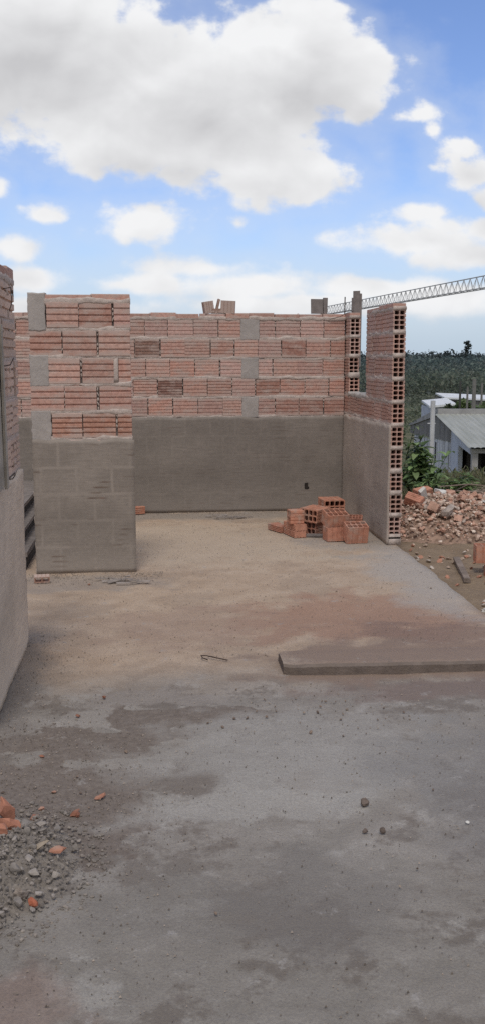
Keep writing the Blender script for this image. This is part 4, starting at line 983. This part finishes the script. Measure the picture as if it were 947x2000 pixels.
# ------------------------------------------------------------------ sky
SUN_EL, SUN_AZ = D2R(57), (-.08, -.55)          # direction to the sun, horizontal part (x, y)
W = bpy.data.worlds.new('World'); S.world = W; W.use_nodes = True; W.node_tree.nodes.clear(); N = NT(W.node_tree)
sky = N.n('ShaderNodeTexSky', sky_type='NISHITA', sun_disc=False, sun_elevation=SUN_EL, sun_rotation=math.atan2(SUN_AZ[0], SUN_AZ[1]), altitude=50, air_density=1.0, dust_density=.6, ozone_density=2.0)
CL=[(-0.104,0.298,0.159,0.078),(0.062,0.254,0.150,0.066),(0.142,0.282,0.101,0.057),(0.162,0.325,0.035,0.028),(0.122,0.190,0.097,0.041),(0.214,0.255,0.036,0.039),(0.259,0.238,0.026,0.010),(-0.019,0.212,0.099,0.036),(0.164,0.165,0.052,0.022),(-0.046,0.332,0.080,0.027),(-0.095,0.137,0.024,0.008),(0.002,0.132,0.057,0.020),(0.093,0.132,0.011,0.006),(-0.141,0.159,0.011,0.011),(-0.121,0.105,0.031,0.014),(0.287,0.225,0.012,0.008),(0.325,0.210,0.029,0.012),(0.337,0.181,0.035,0.018),(0.357,0.162,0.032,0.023),(0.285,0.146,0.037,0.009),(0.275,0.117,0.096,0.016),(0.345,0.131,0.065,0.018),(0.324,0.103,0.070,0.015),(0.050,0.089,0.069,0.013),(0.009,0.073,0.056,0.014),(0.102,0.071,0.094,0.017),(-0.112,0.077,0.042,0.015),(0.228,0.069,0.091,0.013),(0.298,0.059,0.081,0.021),(0.165,0.053,0.159,0.015),(-0.093,0.047,0.101,0.013),(-0.024,0.072,0.028,0.008),(-0.260,0.215,0.096,0.050),(0.454,0.231,0.098,0.045),(0.514,0.146,0.111,0.036),(-0.264,0.088,0.097,0.019),(0.490,0.084,0.140,0.021),(0.04,0.212,0.085,0.036)]
g = bpy.data.node_groups.new('cloud_field', 'ShaderNodeTree')
g.interface.new_socket('P', in_out='INPUT', socket_type='NodeSocketVector'); g.interface.new_socket('Field', in_out='OUTPUT', socket_type='NodeSocketFloat')
G = NT(g); gi = G.n('NodeGroupInput'); go = G.n('NodeGroupOutput'); acc = None
for (u, v, a, b) in CL:
    q = G.vm('LENGTH', G.vm('MULTIPLY_ADD', gi.outputs[0], (1 / a, 1 / b, 0), (-u / a, -v / b, 0)))
    k = min(a, b) ** .65 * .26
    f = G.math('MULTIPLY_ADD', q, -k, k)
    acc = f if acc is None else G.n('ShaderNodeMath', {0: acc, 1: f, 2: .006}, operation='SMOOTH_MAX').outputs[0]
G.L.new(acc, go.inputs[0])
dirv = N.n('ShaderNodeTexCoord').outputs['Generated']; sp = N.n('ShaderNodeSeparateXYZ', {0: dirv}).outputs
yy = N.math('MAXIMUM', sp[1], .08); front = N.smooth(sp[1], .3, .6)
uv = N.n('ShaderNodeCombineXYZ', {0: N.math('DIVIDE', sp[0], yy), 1: N.math('DIVIDE', sp[2], yy), 2: 0.}).outputs[0]
# billowy noise in the same plane; horizontally stretched near the horizon
uvs = N.vm('MULTIPLY', uv, (1, 1.35, 1))
nz1 = N.noise(uvs, 12, 7, .5, .2); nz2 = N.noise(uvs, 40, 8, .62)
vor = N.n('ShaderNodeTexVoronoi', {'Vector': N.vm('ADD', uvs, N.vm('MULTIPLY', N.n('ShaderNodeTexNoise', {'Vector': uvs, 'Scale': 30.}).outputs['Color'], (.02, .02, 0))), 'Scale': 38.}, feature='SMOOTH_F1').outputs['Distance']
nz = N.math('ADD', N.math('MULTIPLY_ADD', nz1, .050, -.0265), N.math('ADD', N.math('MULTIPLY_ADD', nz2, .024, -.011), N.math('MULTIPLY_ADD', vor, -.020, .009)))
def fld(p): return N.n('ShaderNodeGroup', {'P': p}, node_tree=g).outputs[0]
F0 = fld(uv)
amp = N.smooth(sp[2], .02, .22, .42, 1.)
d0 = N.math('ADD', F0, N.math('MULTIPLY', nz, amp))
gen = N.math('MULTIPLY_ADD', N.noise(N.vm('MULTIPLY', dirv, (1, 1, 2.2)), 2.6, 7, .6), 1.0, -.43)       # unseen sky: cloud cover thickened to add neutral fill light
d0 = N.mix(front, N.n('ShaderNodeCombineXYZ', {0: gen, 1: gen, 2: gen}).outputs[0], N.n('ShaderNodeCombineXYZ', {0: d0, 1: d0, 2: d0}).outputs[0])
d0 = N.n('ShaderNodeSeparateColor', {0: d0}).outputs[0]
alpha = N.smooth(d0, -.003, .0088)
wisp = N.smooth(d0, -.03, .002, 0, .28)
F1 = fld(N.vm('ADD', uv, (-.006, .028, 0)))
deep = N.math('ADD', F1, N.math('MULTIPLY', N.noise(uvs, 7, 4, .45, .2), .05))
deep = N.math('ADD', N.math('MULTIPLY', deep, front), N.math('MULTIPLY', d0, N.math('SUBTRACT', 1., front)))
relief = N.math('SUBTRACT', N.noise(N.vm('ADD', uvs, (-.006, .018, 0)), 11, 5, .48, .2), N.noise(uvs, 11, 5, .48, .2))
shade = N.math('ADD', N.smooth(deep, .014, .080), N.math('MULTIPLY', relief, 1.2), clamp=True)
cloud = N.mix(shade, (.90, .905, .915), (.58, .58, .595))
skyc = N.vm('MULTIPLY', sky.outputs[0], (.118, .124, .155))
hzc = N.smooth(sp[2], .0, .17, .72, 0); skyc = N.mix(hzc, skyc, (.47, .60, .74))
full = N.mix(wisp, skyc, (.70, .75, .83)); full = N.mix(alpha, full, cloud)
full = N.mix(N.smooth(sp[2], .0, .06, .55, 0), full, (.50, .60, .71))
bg = N.n('ShaderNodeBackground', {'Color': full, 'Strength': 1.0}); ow = N.n('ShaderNodeOutputWorld'); N.L.new(bg.outputs[0], ow.inputs[0])

sl = bpy.data.lights.new('sun', 'SUN'); sl.energy = 1.5; sl.angle = D2R(16); sl.color = (1, .95, .88)
so = bpy.data.objects.new('sun', sl); COL.objects.link(so)
hx = math.hypot(*SUN_AZ); dv = Vector((SUN_AZ[0] / hx * math.cos(SUN_EL), SUN_AZ[1] / hx * math.cos(SUN_EL), math.sin(SUN_EL))); so.rotation_euler = dv.to_track_quat('Z', 'Y').to_euler(); so.location = dv * 30

# ------------------------------------------------------------------ camera
cm = bpy.data.cameras.new('camera'); co_ = bpy.data.objects.new('camera', cm); COL.objects.link(co_); S.camera = co_
cm.sensor_fit = 'VERTICAL'; cm.sensor_height = 24; cm.lens = 24 * 1894.96 / 2000; cm.clip_start = .05; cm.clip_end = 8000
pi_, ya_ = .1579, .0979
fw = Vector((math.sin(ya_) * math.cos(pi_), math.cos(ya_) * math.cos(pi_), -math.sin(pi_)))
co_.location = (0, 0, 1.5282); co_.rotation_euler = fw.to_track_quat('-Z', 'Y').to_euler()
S.cycles.use_denoising = False
S.view_settings.view_transform = 'Standard'; S.view_settings.look = 'None'; S.view_settings.exposure = 0; S.view_settings.gamma = 1
S.render.resolution_x, S.render.resolution_y = 484, 1024
